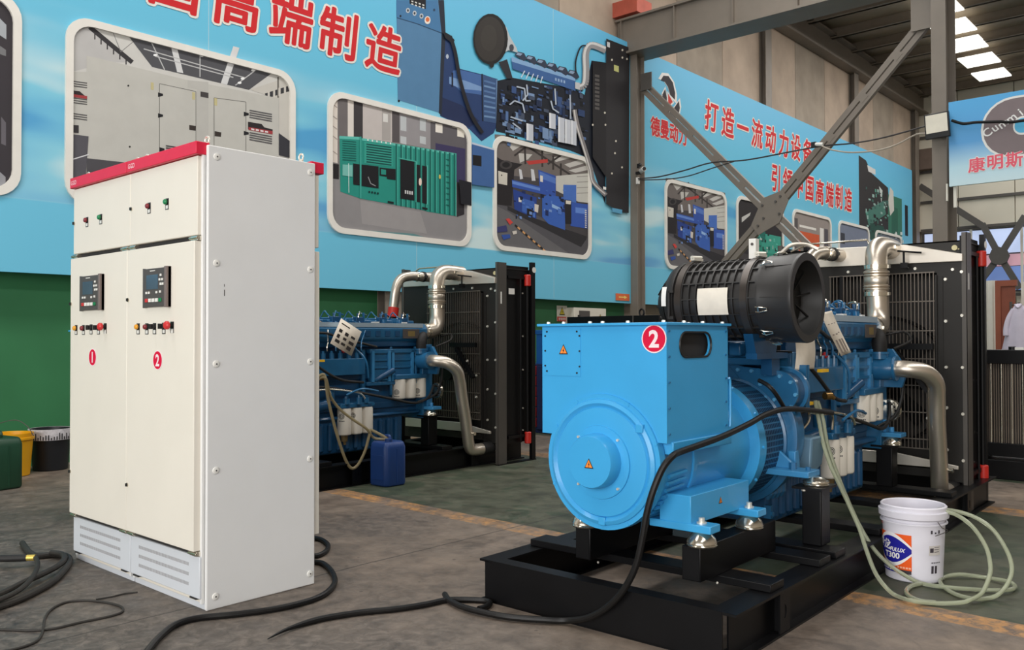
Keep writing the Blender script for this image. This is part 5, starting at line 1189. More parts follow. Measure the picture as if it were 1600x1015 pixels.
# ---------------------------------------------------------------- air filter across the engine
FYC, FZC, FR = 1.14, 1.48, .226
def fx(u): return gY(u, 462, FYC - .19).x
xf = -.1
xJ, xB2, xB1, xC1, xC0, xD = fx(1188), fx(1164), fx(1062), fx(1054), fx(1033), fx(1008)
AF = MB().lathe([(0, .188), (-.0, FR), (.01, FR + .002), (.02, FR), (xf - xJ - .02, FR - .008), (xf - xJ, FR - .004), (xf - xJ + .012, FR - .004), (xf - xJ + .014, FR - .022), (xf - xC1, FR - .026), (xf - xC1 + .004, FR - .012), (xf - xC1 + .03, FR - .012), (xf - xC0 - .02, FR - .03), (xf - xC0, FR - .06)], (xf, FYC, FZC), (-1, 0, 0), 56, cap=False).build('air_filter', m_filt, G)
MB().lathe([(0, .19), (.02, .182), (.09, .16), (.10, .15), (.085, .06), (.09, .001)], (xf, FYC, FZC), (-1, 0, 0), 48, cap=False).build('inlet_bowl', m_filt2, AF)
for k in range(8):
    a = 2 * PI * k / 8 + .2
    MB().bar((xf - .09, FYC + .05 * math.cos(a), FZC + .05 * math.sin(a)), (xf - .06, FYC + .165 * math.cos(a), FZC + .165 * math.sin(a)), .006, .012, up=(1, 0, 0)).build('bowl_vane', m_filt2, AF)
MB().lathe([(0, FR - .055), (.02, FR - .065), (xC0 - xD - .02, .09), (xC0 - xD, .04)], (xC0, FYC, FZC - .01), (-1, 0, 0), 32).build('rear_dome', m_filt2, AF)
for k in range(5):
    a = R(100 + k * 45); MB().bar((xC0 - .005, FYC + .16 * math.cos(a), FZC + .16 * math.sin(a)), (xD + .02, FYC + .085 * math.cos(a), FZC - .01 + .085 * math.sin(a)), .012, .02, up=(1, 0, 0)).build('dome_rib', m_filt2, AF)
nr = 11
for k in range(nr):
    x = xB1 + .02 + (xJ - .02 - xB1 - .02) * k / (nr - 1)
    MB().lathe([(-.004, FR - .024), (-.004, FR - .011), (.004, FR - .011), (.004, FR - .024)], (x, FYC, FZC), (1, 0, 0), 48, cap=False).build('ring_rib', m_filt, AF)
for k in range(16):
    a = 2 * PI * k / 16; c, s = math.cos(a), math.sin(a)
    MB().bar((xC1 + .01, FYC + (FR - .018) * c, FZC + (FR - .018) * s), (xJ, FYC + (FR - .018) * c, FZC + (FR - .018) * s), .006, .014, up=(0, c, s)).build('long_rib', m_filt, AF)
    if k % 2 == 0: MB().bar((xJ + .01, FYC + (FR - .006) * c, FZC + (FR - .006) * s), (xf - .02, FYC + (FR - .002) * c, FZC + (FR - .002) * s), .003, .006, up=(0, c, s)).build('long_rib', m_filt, AF)
for x in (xB2, xB1):
    MB().lathe([(-.018, FR - .02), (-.018, FR - .006), (.018, FR - .006), (.018, FR - .02)], (x, FYC, FZC), (1, 0, 0), 48, cap=False).build('strap', mat('satin_strap', (70, 64, 60), .28, .5, var=.05), AF)
    MB().box((x - .012, FYC - .05, FZC + FR - .004), (x + .012, FYC + .05, FZC + FR + .01)).cyl((x, FYC - .06, FZC + FR + .012), (x, FYC + .05, FZC + FR + .018), .008, n=8).build('strap_buckle', m_bolt, AF)
def on_f(x, a, e): return Vector((x, FYC + (FR + e) * math.cos(a), FZC + (FR + e) * math.sin(a)))
for a in (R(195), R(132), R(228), R(258), R(85)):
    m = MB()
    for t in (-.012, .012): m.tube([on_f(xJ - .012, a + t / FR, .004), on_f(xJ + .012, a + t / FR, .014), on_f(xJ + .05, a + t / FR * .5, .008)], .0028, 6)
    m.tube([on_f(xJ + .048, a - .02, .008), on_f(xJ + .048, a + .02, .008)], .003, 6); m.bar(on_f(xJ + .005, a - .06, .010), on_f(xJ + .005, a + .06, .010), .008, .004)
    m.build('latch', m_chrome, AF)
def wrapped(par, x0, x1, a0, a1, rr, m, name, lines=0):
    b = MB(); n = 8
    V = [(x, FYC + rr * math.cos(a0 + (a1 - a0) * k / n), FZC + rr * math.sin(a0 + (a1 - a0) * k / n)) for x in (x0, x1) for k in range(n + 1)]
    b.add(V, [(k, k + 1, n + 2 + k, n + 1 + k) for k in range(n)])
    return b.build(name, m, par)
wrapped(AF, fx(1093), fx(1140), R(165), R(202), FR - .008, m_label, 'paper_label')
wrapped(AF, fx(1037), fx(1044), R(160), R(188), FR - .010, m_wht, 'paper_label')
MB().box((xC1 - .018, FYC - FR - .004, FZC - .09), (xC1 - .008, FYC - FR + .012, FZC + .05)).box((xC1 - .022, FYC - FR - .004, FZC + .04), (xC1 + .012, FYC - FR + .02, FZC + .055)).box((xC1 - .022, FYC - FR + .0, FZC - .10), (xC1 + .012, FYC - FR + .03, FZC - .085)).build('latch_bar', m_filt, AF)
s_ = gY(1178, 386, 1.3)
MB().box((s_.x - .02, 1.28, s_.z - .09), (s_.x + .02, 1.32, s_.z + .045)).cyl((s_.x, 1.279, s_.z + .015), (s_.x, 1.275, s_.z + .015), .008, n=10, mi=1).build('restriction_gauge', [m_wht, m_gplas], AF)
MB().tube(spline([(xJ + .02, FYC + .02, FZC + FR + .01), (xJ + .06, FYC + .05, FZC + FR + .05), (xJ + .11, FYC + .12, FZC + FR + .055), (xJ + .16, FYC + .15, FZC + FR + .03)], 6), .01, 8).build('breather_pipe', m_alu, AF)
for x in (xB2, xB1): MB().box((x - .03, FYC - .12, 1.17), (x + .03, FYC + .3, 1.20)).prism([(FYC - .12, 1.2), (FYC + .12, 1.2), (FYC + .16, 1.3), (FYC - .16, 1.3)], 'yz', x - .025, x + .025).build('filter_cradle', m_eblue2, AF)
MB().box((-1.0, FYC - .06, .95), (-.94, FYC + .2, 1.18)).build('cradle_leg', m_eblue2, AF); MB().box((-.40, 1.24, 1.08), (-.34, 1.34, 1.18)).build('cradle_leg', m_eblue2, AF)
MB().tube(spline([(xC0 - .05, FYC + .03, FZC), (xC0 - .10, FYC + .2, FZC - .06), (-1.02, FYC + .42, 1.38), (-.86, FYC + .62, 1.36)], 6), .09, 18).build('intake_hose', m_rubber, AF)
# hanging papers
def paper(par, P, wv, name, marks=()):
    P = spline(P, 5); wv = Vector(wv); b = MB()
    V = []
    for p in P: V += [tuple(p - wv / 2), tuple(p + wv / 2)]
    b.add(V, [(2 * k, 2 * k + 1, 2 * k + 3, 2 * k + 2) for k in range(len(P) - 1)])
    o = b.build(name, m_label, par)
    s = o.modifiers.new('solid', 'SOLIDIFY'); s.thickness = .0012
    n = len(P) - 1
    if marks:
        q = MB(); nn = (P[-1] - P[0]).cross(wv).normalized() * .0018
        if nn.y > 0 or (abs(nn.y) < 1e-5 and nn.x < 0): nn = -nn
        for t0, t1, a0, a1 in marks:
            f = lambda t, a: tuple(P[min(n, int(t * n))].lerp(P[min(n, int(t * n) + 1)], t * n - int(t * n)) + wv * a + nn)
            q.add([f(t0, a0), f(t0, a1), f(t1, a1), f(t1, a0)], [(0, 1, 2, 3)])
        q.build('print_lines', pm(150, 138, 130), o)
    return o
p0, p1 = gX(1257, 526, -.3), gX(1257, 577, -.3)
wv = gX(1272, 550, -.3) - gX(1242, 550, -.3); wv.z = 0
paper(G, [p0 + Vector((0, 0, .02)), (p0 + p1) / 2 + Vector((.008, 0, 0)), p1], wv, 'hanging_paper', [(.3, .33, -.3, .3), (.4, .43, -.3, .2), (.62, .64, -.2, .3), (.8, .83, -.25, .35)])
a_, b_, c_ = gX(1291, 487, -.33), gX(1303, 515, -.30), gX(1322, 553, -.30)
paper(G, [a_, b_, c_], Vector((.0, .17, .02)), 'instruction_strip', [(.35, .6, -.34, -.18), (.35, .6, -.05, .12), (.35, .58, .2, .34), (.68, .94, -.34, -.18), (.68, .94, -.05, .12), (.68, .92, .2, .34)])
# battery cable on the alternator is a separate lead, see below

# ---------------------------------------------------------------- second set behind the cabinets: same skid, engine, radiator and pipes
D2 = GO + GEX * -4.2 + GEY * -.42
G2 = thing('generator_set', 'blue generator set with tall black radiator behind the cabinets, no air filter', 'generator', tuple(D2), GA, 'generator sets')
for ch in list(G.children):
    nm = ch.name.split('.')[0]
    if nm in ('alternator', 'air_filter', 'hanging_paper', 'instruction_strip', 'side_rail', 'front_rail', 'rear_rail', 'cross_beam', 'stiffener', 'weld_beads', 'support_post'): continue
    if nm == 'rubber_mount' and ch.data.vertices[0].co.z > .45: continue
    copy_tree(ch, G2)
skid(G2, -.2, -1.04, .45)
posts(G2, -.3)
AL2 = copy_tree(AL, G2)
for ch in list(AL2.children):
    if ch.name.split('.')[0] == 'number_sticker': bpy.data.objects.remove(ch)
def g2X(u, v, x): return gl(onplane(u, v, D2 + GEX * x, GEX) - (D2 - GO))
q = [g2X(u, v, -.36) for u, v in ((533, 497), (565, 518), (549, 556), (516, 536))]
b = MB().add([tuple(p) for p in q], [(0, 1, 2, 3)]); o = b.build('hanging_paper', m_label, G2)
s = o.modifiers.new('solid', 'SOLIDIFY'); s.thickness = .0012; s.offset = 0
mk = MB(); rg = random.Random(3)
ex_, ey_ = q[1] - q[0], q[3] - q[0]
for r_ in range(3):
    for c_ in range(3):
        o0 = q[0] + ex_ * (.12 + .28 * c_) + ey_ * (.34 + .2 * r_) + Vector((.003, -.002, 0))
        w1, h1 = ex_ * rg.uniform(.12, .22), ey_ * rg.uniform(.08, .15)
        mk.add([tuple(o0), tuple(o0 + w1), tuple(o0 + w1 + h1), tuple(o0 + h1)], [(0, 1, 2, 3)])
mk.add([tuple(q[0] + ex_ * .1 + ey_ * .12 + Vector((.003, -.002, 0))), tuple(q[0] + ex_ * .5 + ey_ * .12 + Vector((.003, -.002, 0))), tuple(q[0] + ex_ * .5 + ey_ * .16 + Vector((.003, -.002, 0))), tuple(q[0] + ex_ * .1 + ey_ * .16 + Vector((.003, -.002, 0)))], [(0, 1, 2, 3)])
mk.build('print_lines', pm(60, 56, 56), o)
pl = g2X(799, 455, -.0)
MB().box((.007, pl.y - .05, pl.z - .03), (.009, pl.y + .04, pl.z + .03)).build('white_label', m_wht, G2)
# ================================================================== LOOSE THINGS
def floor_path(px, z): return [at_z(u, v, z) for u, v in px]
def cable(name, label, P, r, m, cat='cable', group=None, n=10, seg=7):
    o = MB().tube(spline(P, seg), r, n).build(name, m)
    return tag(o, label, cat, group)
def depth_of(p): return (RM @ (Vector(p) - CAM)).z
def air(px, d0, d1):                     # points on the pixel rays at a depth running from d0 to d1
    out = []
    for k, (u, v) in enumerate(px):
        d = d0 + (d1 - d0) * k / (len(px) - 1); out.append(CAM + ray(u, v) * d)
    return out
def gw(p): p = Vector(p); return GO + GEX * p.x + GEY * p.y + Vector((0, 0, p.z))
m_cable = mat('black_cable_sheath', (22, 21, 21), .45, var=.12, scale=18, spec=.35)
m_cable2 = mat('dusty_black_cable', (48, 45, 42), .65, var=.15, scale=12)
cable('power_cable', 'thick black cable running round the cabinet foot to the front', floor_path([(478, 838), (500, 842), (512, 850), (510, 860), (495, 868), (478, 866), (480, 876), (505, 880), (521, 897), (521, 914), (497, 933), (440, 949), (370, 959), (310, 965), (275, 975), (250, 994), (228, 1020), (215, 1040)], .015), .0145, m_cable)
P = floor_path([(418, 998), (450, 982), (500, 967), (560, 957), (620, 951), (665, 944), (700, 937), (745, 937), (765, 940), (760, 947), (748, 951)], .014)
tp = spline(P, 7)
tag(MB().tube(tp, .014, 10, rr=[.014 * min(1, .12 + k / 14) for k in range(len(tp))]).build('power_cable', m_cable), 'black cable with tapered cut end lying on the floor between cabinet and skid', 'cable')
gp = floor_path([(695, 928), (703, 938), (730, 950), (790, 963), (850, 968)], .02)
tip = gw((-.26, .02, .74))
rise = [gw(gY(u, v, y)) for u, v, y in ((885, 969, -.03), (920, 964, -.035), (950, 947, -.04), (975, 920, -.04), (993, 885, -.04), (1003, 845, -.04), (1010, 805, -.04), (1020, 768, -.03), (1035, 732, .0), (1050, 713, .04))]
along = [gw(gX(u, v, x)) for u, v, x in ((1062, 706, -.25), (1090, 696, -.245), (1130, 681, -.24), (1170, 662, -.235), (1195, 648, -.23), (1225, 639, -.225), (1260, 640, -.23), (1300, 645, -.26))]
cable('battery_cable', 'black battery cable rising from the floor over the skid and along the blue alternator', gp + rise + along, .0145, m_cable)
cable('battery_cable', 'short black cable branching up over the perforated shroud', [gw(gX(u, v, x)) for u, v, x in ((1226, 638, -.235), (1212, 615, -.24), (1200, 602, -.27), (1186, 594, -.33))], .011, m_cable)
# left cable heap
cable('welding_cable', 'heaviest dusty black welding cable, outermost loop of the heap left of the cabinets', floor_path([(-60, 962), (-20, 952), (20, 940), (55, 924), (85, 906), (103, 887), (109, 875), (103, 868), (85, 866), (60, 868), (48, 864), (41, 857), (35, 848)], .018), .0175, m_cable2)
cable('welding_cable', 'dusty black welding cable, innermost straight run of the heap left of the cabinets', floor_path([(-60, 950), (0, 928), (38, 909), (67, 896), (90, 884), (100, 874), (98, 866), (80, 863)], .036), .016, m_cable2)
cable('welding_cable', 'thinner dusty cable bending up through the middle of the heap left of the cabinets', floor_path([(-60, 955), (0, 936), (29, 922), (48, 905), (57, 889), (58, 876), (50, 864)], .05), .013, m_cable2)
p = [at_z(u, v, .05) for u, v in ((-12, 872), (12, 872), (42, 871))]
h = thing('electrode_holder', 'black welding electrode holder with brass tip lying on the cable heap', 'tool', tuple(p[1]))
MB().tube([a - p[1] for a in spline(p, 5)], .02, 12).build('grip', m_rubber, h)
MB().cyl(p[2] - p[1], p[2] - p[1] + (p[2] - p[1]).normalized() * .045, .018, n=12).build('brass_tip', mat('brass_tip', (206, 180, 90), .35, .6), h)
cable('thin_wire', 'thin dark wire looping across the floor in front of the cabinets', floor_path([(-40, 983), (0, 983), (48, 984.5), (86, 981), (125, 972), (173, 962), (192, 954), (184, 945), (144, 938), (106, 940), (81, 951), (70, 966), (67, 985), (57, 1001), (29, 1012), (-20, 1022)], .006), .0055, m_cable2)
cable('thin_wire', 'short stub of thin wire on the floor by the cabinet plinth', floor_path([(150, 936), (176, 931.5), (195, 927), (215, 924.7)], .005), .004, m_cable2)
# ---------------------------------------------------------------- bucket and clear hoses
bc = at_z(1428, 901); BRT, BRB, BH = .158, .140, .395
bk = thing('paint_bucket', 'white plastic bucket with orange and blue label beside the skid', 'bucket', (bc.x, bc.y, 0))
m_bk = mat('white_bucket_plastic', (226, 224, 234), .4, var=.04, scale=9)
MB().lathe([(0, BRB - .01), (.006, BRB), (BH - .07, BRT - .003), (BH - .07, BRT + .002), (BH - .062, BRT + .014), (BH - .03, BRT + .016), (BH - .026, BRT + .004), (BH - .006, BRT + .006), (BH, BRT), (BH - .004, BRT - .006), (.02, BRB - .006), (.02, .001)], (0, 0, 0), (0, 0, 1), 48, cap=False).build('bucket_shell', m_bk, bk)
MB().lathe([(BH - .095, BRT - .003), (BH - .092, BRT + .008), (BH - .086, BRT + .008), (BH - .083, BRT - .002)], (0, 0, 0), (0, 0, 1), 48, cap=False).build('rim_rib', m_bk, bk)
base_a = math.atan2(-bc.y, -bc.x)                       # direction towards the viewpoint
def bw(a, z, e=.0012):                                  # wrapped point: a metres along the wall, left positive
    rr = BRB + (BRT - BRB) * z / (BH - .07) + e; t = base_a - a / .15
    return (rr * math.cos(t), rr * math.sin(t), z)
bl = MB()
def wquad(a0, z0, a1, z1, mi, e, n=10):
    V = [bw(a0 + (a1 - a0) * k / n, z, e) for z in (z0, z1) for k in range(n + 1)]
    bl.add(V, [(k, k + 1, n + 2 + k, n + 1 + k) for k in range(n)], mi)
def wpoly(pts, mi, e): bl.add([bw(a, z, e) for a, z in pts], [tuple(range(len(pts)))], mi)
wquad(.235, .06, .01, .25, 0, .0012, 14)
def lens(k, e, mi, g):
    n = 24
    top = [(.225 - .215 * t, .160 + g + (.082 + g) * math.sin(PI * (.12 + .80 * t)) - .02 * t * 0) for t in [i / n for i in range(n + 1)]]
    bot = [(.225 - .215 * t, .165 - g - (.078 + g) * math.sin(PI * (.08 + .86 * t))) for t in [i / n for i in range(n + 1)]]
    V = [bw(a, z, e) for a, z in top] + [bw(a, z, e) for a, z in bot]
    bl.add(V, [(i, i + 1, n + 2 + i, n + 1 + i) for i in range(n)], mi)
lens(1, .0018, 2, .006); lens(1, .0024, 1, -.004)
wquad(.235, .045, .09, .068, 1, .002); wquad(.085, .045, .012, .064, 4, .002)
for k in range(4): wquad(.205 - k * .022, .053, .19 - k * .022, .061, 2, .003, 2)
for k in range(5): wquad(.085 - k * .015, .072, .074 - k * .015, .081, 5, .003, 2)
def wtext(s, a, z, size, sx=1, sh=.08): bl.text(s, lambda x, y: bw(a - x, z + y, .0034), size, .03, 2, sh, sx)
wtext('国', .196, .19, .05, .75); wtext('龙', .150, .186, .056); wtext('FULUX', .082, .166, .028, .95, .3); wtext('T300', .118, .134, .042, 1.1)
for a, z in ((.225, .285), (.225, .292)): wquad(a, z, a - .04, z + .003, 6, .0016, 3)
wquad(-.075, .15, -.145, .2, 3, .0016); wquad(-.08, .165, -.1, .188, 4, .0022, 3)
for k in range(3): wquad(-.104, .19 - k * .012, -.135, .193 - k * .012, 4, .0022, 3)
for a in (-.09, -.112): wquad(a, .055, a - .014, .095, 4, .0016, 3)
for k in range(5): wquad(-.09 - k * .012, .108, -.098 - k * .012, .114, 4, .0016, 2)
for k in range(3): wquad(-.082 - k * .022, .262, -.092 - k * .022, .28 if k != 1 else .27, 4, .0016, 2)
bl.build('printed_label', [pm(240, 96, 34), pm(34, 34, 152), pm(244, 242, 244), pm(206, 200, 196), pm(70, 64, 70), pm(250, 190, 160), pm(220, 90, 100)], bk)
hd = MB(); a0 = base_a + .75
hd.tube(spline([(.168 * math.cos(a0), .168 * math.sin(a0), BH - .07), (.172 * math.cos(a0 + .15), .172 * math.sin(a0 + .15), BH - .1), (.17 * math.cos(a0 + .5), .17 * math.sin(a0 + .5), BH - .125), (.17 * math.cos(a0 - .1), .17 * math.sin(a0 - .1), BH - .14)], 5), .002, 6)
hd.build('wire_handle', m_steeld, bk)
m_clear = mat('clear_pvc_hose', (206, 212, 186), .16, var=.03, trans=.6, ior=1.3)
S1, S2 = gw((-.262, 1.63, .93)), gw((-.262, 1.665, .925))
top_in = Vector((bc.x, bc.y, 0)) + Vector((.03, .02, BH - .03))
def hose(label, start, px_air, px_floor, px_up, r=.0105):
    f = [at_z(u, v, .013 + .01 * (k % 2)) for k, (u, v) in enumerate(px_floor)]
    a = air(px_air, depth_of(start), depth_of(f[0]) * .97 + depth_of(start) * .03)
    u_ = air(px_up, depth_of(f[-1]), depth_of(top_in))
    return cable('clear_hose', label, [start] + a + f + u_ + [top_in - Vector((0, 0, .15))], r, m_clear, 'hose', 'clear drain hoses', 12, 6)
hose('clear plastic drain hose hanging lower, sweeping wide across the floor below the bucket', S1, [(1280, 660), (1287, 695), (1298, 728), (1312, 758), (1328, 792), (1343, 826), (1354, 860), (1368, 895), (1385, 918)],
     [(1400, 930), (1425, 938), (1460, 942), (1500, 941)], [(1515, 937), (1534, 926), (1546, 900), (1547, 880), (1540, 853), (1519, 822), (1492, 803), (1466, 798), (1450, 802)])
hose('clear plastic drain hose crossing in front of the bucket label and looping at right', S2, [(1286, 655), (1292, 690), (1304, 728), (1318, 765), (1333, 800), (1347, 828), (1366, 858), (1390, 882), (1415, 899)],
     [(1440, 911), (1480, 917), (1534, 921), (1575, 921), (1586, 916), (1575, 908), (1534, 901), (1498, 897), (1474, 902), (1470, 911), (1489, 926), (1520, 935), (1545, 934)], [(1560, 928), (1574, 912), (1581, 890), (1575, 864), (1553, 829), (1524, 808), (1486, 797), (1458, 800)])
cable('clear_hose', 'short clear hose loop lying on the floor at the bucket foot', floor_path([(1440, 911), (1424, 915), (1416, 924), (1424, 933), (1440, 939), (1462, 941)], .014), .0115, m_clear, 'hose')
# ---------------------------------------------------------------- blue jerrycan and its hose
jc = at_z(604, 762) + Vector((-.125, .12, 0))
def jerrycan(name, label, loc, w_, d_, h_, m, rz=0, capm=None, group=None):
    t = thing(name, label, 'jerrycan', loc, rz, group)
    b = MB(); cs = [(-w_ / 2 + .03, -d_ / 2), (w_ / 2 - .03, -d_ / 2), (w_ / 2, -d_ / 2 + .03), (w_ / 2, d_ / 2 - .03), (w_ / 2 - .03, d_ / 2), (-w_ / 2 + .03, d_ / 2), (-w_ / 2, d_ / 2 - .03), (-w_ / 2, -d_ / 2 + .03)]
    n = 8; V = []
    for z, k in ((0, .94), (.02, 1), (h_ * .86, 1), (h_ * .95, .93), (h_, .8)): V += [(a * k, c * k, z) for a, c in cs]
    F = [tuple(reversed(range(n))), tuple(range(4 * n, 5 * n))]
    for r_ in range(4): F += [(r_ * n + i, r_ * n + (i + 1) % n, (r_ + 1) * n + (i + 1) % n, (r_ + 1) * n + i) for i in range(n)]
    b.add(V, F); b.build('can_body', m, t, bevel=.012)
    for sx in (-1, 1): MB().box((sx * w_ * .5 - .003, -.006, .03), (sx * w_ * .5 + .003, .006, h_ * .84)).build('mould_seam', m, t)
    for yy in (-d_ / 2 - .003, d_ / 2): MB().box((-w_ * .34, yy, h_ * .15), (w_ * .34, yy + .003, h_ * .7)).build('side_panel', m, t, bevel=.002)
    MB().tube(spline([(-w_ * .2, 0, h_ - .005), (-w_ * .17, 0, h_ + .035), (w_ * .08, 0, h_ + .04), (w_ * .12, 0, h_ - .005)], 5), .014, 10).build('handle', m, t)
    MB().cyl((w_ * .27, -d_ * .2, h_ - .02), (w_ * .27, -d_ * .2, h_ + .025), .032, n=18).build('screw_cap', capm or m, t)
    return t
jerrycan('jerrycan', 'dark blue plastic jerrycan standing in front of the rear skid', (jc.x, jc.y, 0), .247, .24, .385, mat('navy_blue_plastic', (34, 64, 122), .36, var=.06), 0)
m_oilh = mat('yellowish_hose', (170, 156, 120), .3, var=.06, trans=.4)
js = D2 + GEX * -.26 + GEY * 1.75 + Vector((0, 0, .9))
je = Vector((jc.x - .04, jc.y - .03, .46))
cable('drain_hose', 'yellowish drain hose drooping from rear engine into the blue jerrycan', [js] + air([(506, 585), (512, 620), (520, 655), (530, 690), (540, 718), (549, 731), (559, 726), (570, 705), (577, 680), (580, 672)], depth_of(js), depth_of(je)) + [Vector((jc.x + .0, jc.y - .0, .40))], .013, m_oilh, 'hose')
cable('drain_hose', 'straighter yellowish hose running from rear engine to the blue jerrycan', [js + Vector((0, .03, .02))] + air([(508, 590), (516, 618), (530, 638), (550, 654), (572, 669), (585, 684)], depth_of(js), depth_of(je)) + [Vector((jc.x + .02, jc.y, .40))], .012, m_oilh, 'hose')
# ---------------------------------------------------------------- left wall corner: green can, yellow and black buckets
gc = at_z(10, 768)
jerrycan('jerrycan', 'dark green jerrycan at left picture edge in front of the yellow bucket', (gc.x - .26, gc.y + .02, 0), .34, .26, .44, mat('dark_green_plastic', (30, 66, 46), .45, var=.08), R(10))
def bucket(name, label, c, r0, r1, h_, m, cat='bucket', rim=None, fill=None):
    t = thing(name, label, cat, (c.x, c.y, 0))
    MB().lathe([(0, r0 - .01), (.006, r0), (h_ - .06, r1), (h_ - .06, r1 + .012), (h_ - .04, r1 + .012), (h_ - .036, r1 + .002), (h_, r1 + .006), (h_ - .003, r1 - .006), (.02, r0 - .006), (.02, .001)], (0, 0, 0), (0, 0, 1), 32, cap=False).build('bucket_shell', m, t)
    if rim: MB().lathe([(h_ - .10, r1 + .003), (h_ - .10, r1 + .016), (h_ + .004, r1 + .018), (h_ + .004, r1)], (0, 0, 0), (0, 0, 1), 32, cap=False).build('bucket_collar', rim, t)
    return t
yb = at_z(18, 742)
t = bucket('bucket', 'yellow plastic bucket with wire handle behind the green jerrycan', Vector((yb.x + .02, yb.y - .02, 0)), .165, .19, .40, mat('yellow_plastic', (232, 168, 24), .4, var=.05))
MB().tube(spline([(-.15, -.15, .37), (-.1, -.1, .47), (.03, .03, .52), (.11, .11, .46), (.15, .15, .37)], 6), .004, 6).build('wire_handle', m_steeld, t)
bb_ = at_z(70, 733)
t = bucket('bucket', 'black bucket with white paint-splashed collar near the cabinets', Vector((bb_.x + .03, bb_.y + .04, 0)), .155, .18, .40, mat('black_bucket_plastic', (34, 36, 40), .45, var=.1), rim=mat('splashed_white', (206, 202, 206), .5, var=.2, scale=30))
sp_ = MB(); rg = random.Random(5)
for k in range(26):
    a = R(-130 + k * 7); rr = .197; sp_.box((rr * math.cos(a) - .004, rr * math.sin(a) - .004, .305), (rr * math.cos(a) + .004, rr * math.sin(a) + .004, .305 + rg.uniform(.02, .07)))
stuff(sp_.build('paint_drips', m_dark, t))
# ---------------------------------------------------------------- along the green wall
tc_ = at_z(836, 676)
tc = thing('tool_cabinet', 'dark tool cabinet with red drawer edge against the green wall', 'cabinet', (tc_.x, tc_.y, 0))
m_navy = mat('navy_cabinet_paint', (34, 44, 92), .45, var=.06); m_tred = mat('red_drawer_paint', (150, 34, 44), .45, var=.06)
MB().box((-.5, .02, 0), (.35, .5, .93)).build('cabinet_body', m_navy, tc, bevel=.005)
for k in range(6): MB().box((-.12, -.0, .08 + k * .14), (.02, .02, .205 + k * .14)).build('drawer', m_tred, tc, bevel=.004)
MB().box((.03, 0, .05), (.35, .02, .9)).build('cabinet_door', m_navy, tc, bevel=.004)
bx = thing('tool_box', 'blue steel box standing on the dark tool cabinet', 'box', (tc_.x + .06, tc_.y + .1, .93))
m_bbx = mat('blue_box_paint', (30, 98, 176), .45, var=.06)
MB().box((-.12, 0, 0), (.3, .36, .43)).build('box_body', m_bbx, bx, bevel=.004); MB().box((-.13, -.01, .40), (.31, .37, .46)).build('box_lid', m_bbx, bx, bevel=.004)
def wall_sign(name, label, u0, v0, u1, v1, x=WX + .03):
    a, b = at_x(u0, v0, x), at_x(u1, v1, x)
    return a, b
a, b = wall_sign('', '', 871, 477, 886.5, 502)
ws = thing('warning_sign', 'yellow triangle electrical warning sign with red band on green wall', 'sign', (WX + .012, (a.y + b.y) / 2, b.z))
sw, sh_ = b.y - a.y, a.z - b.z
MB().box((0, -sw / 2, 0), (.01, sw / 2, sh_)).build('sign_plate', pm(226, 220, 206), ws)
MB().box((.01, -sw / 2, 0), (.012, sw / 2, sh_ * .30)).build('red_band', pm(206, 70, 60), ws)
MB().text('有电危险', lambda p, q: (.0135, p, sh_ * .15 + q), sh_ * .19, .02).build('lettering', pm(240, 230, 224), ws)
warn(ws, (.0105, 0, sh_ * .63), sh_ * .5, (0, 1, 0), (1, 0, 0), 'warning_triangle', pm(222, 200, 70))
a, b = wall_sign('', '', 963, 458, 984, 470, MX + .02)
os_ = thing('direction_sign', 'small orange arrow sign under the mural by the slim column', 'sign', (MX + .004, (a.y + b.y) / 2, b.z))
sw, sh_ = b.y - a.y, a.z - b.z
MB().box((0, -sw / 2, 0), (.01, sw / 2, sh_)).build('sign_plate', pm(222, 112, 70), os_)
ar = MB(); ar.poly([(.011, p * sw, sh_ * q) for p, q in ((-.3, .42), (.1, .42), (.1, .25), (.32, .5), (.1, .75), (.1, .58), (-.3, .58))]); ar.build('arrow', pm(246, 214, 120), os_)
a, b = at_x(897, 480, WX + .2), at_x(947, 497, WX + .2)
mbx = thing('switch_box', 'white wall switch box with grey display on the green wall', 'box', (WX + .2, (a.y + b.y) / 2, 1.3))
hw = (b.y - a.y) / 2; ht = a.z - 1.3
MB().box((-.2, -hw, 0), (0, hw, ht)).build('box_body', mat('off_white_enamel', (222, 216, 202), .45, var=.03), mbx, bevel=.006)
MB().box((0, -hw * .7, ht * .62), (.006, -hw * .05, ht * .9)).build('display', m_gplas, mbx); MB().box((0, -hw * .78, ht * .5), (.03, -hw * .7, ht * .75)).build('switch_lever', m_bplas, mbx)
warn(mbx, (.001, hw * .62, ht * .66), .13, (0, 1, 0), (1, 0, 0), 'warning_label', pm(214, 180, 60))
# black spare radiator lying behind the first set
sr0, sr1 = at_y(886, 495, 9.6), at_y(1030, 495, 9.6)
sr = thing('spare_radiator', 'black radiator unit with lifting eye behind the blue alternator', 'radiator', (sr0.x, 9.6, 0))
Wd, Hh = sr1.x - sr0.x, sr0.z
for nm, p_, q_ in (('top_beam', (0, 0, Hh - .22), (Wd, .5, Hh)), ('side_post', (0, 0, .0), (.12, .5, Hh - .22)), ('side_post', (Wd - .12, 0, 0), (Wd, .5, Hh - .22)), ('bottom_beam', (.12, 0, .0), (Wd - .12, .5, .2)), ('core', (.12, .15, .2), (Wd - .12, .35, Hh - .22))):
    MB().box(p_, q_).build(nm, m_core if nm == 'core' else m_black, sr, bevel=.004)
MB().box((Wd * .73, -.01, Hh - .2), (Wd * .74, .0, Hh - .0)).build('edge_strip', m_steeld, sr)
MB().tube([(Wd * .78 + .035 * math.cos(t), .1, Hh + .04 + .045 * math.sin(t)) for t in [2 * PI * k / 16 for k in range(17)]], .012, 8).build('lifting_eye', m_black, sr)
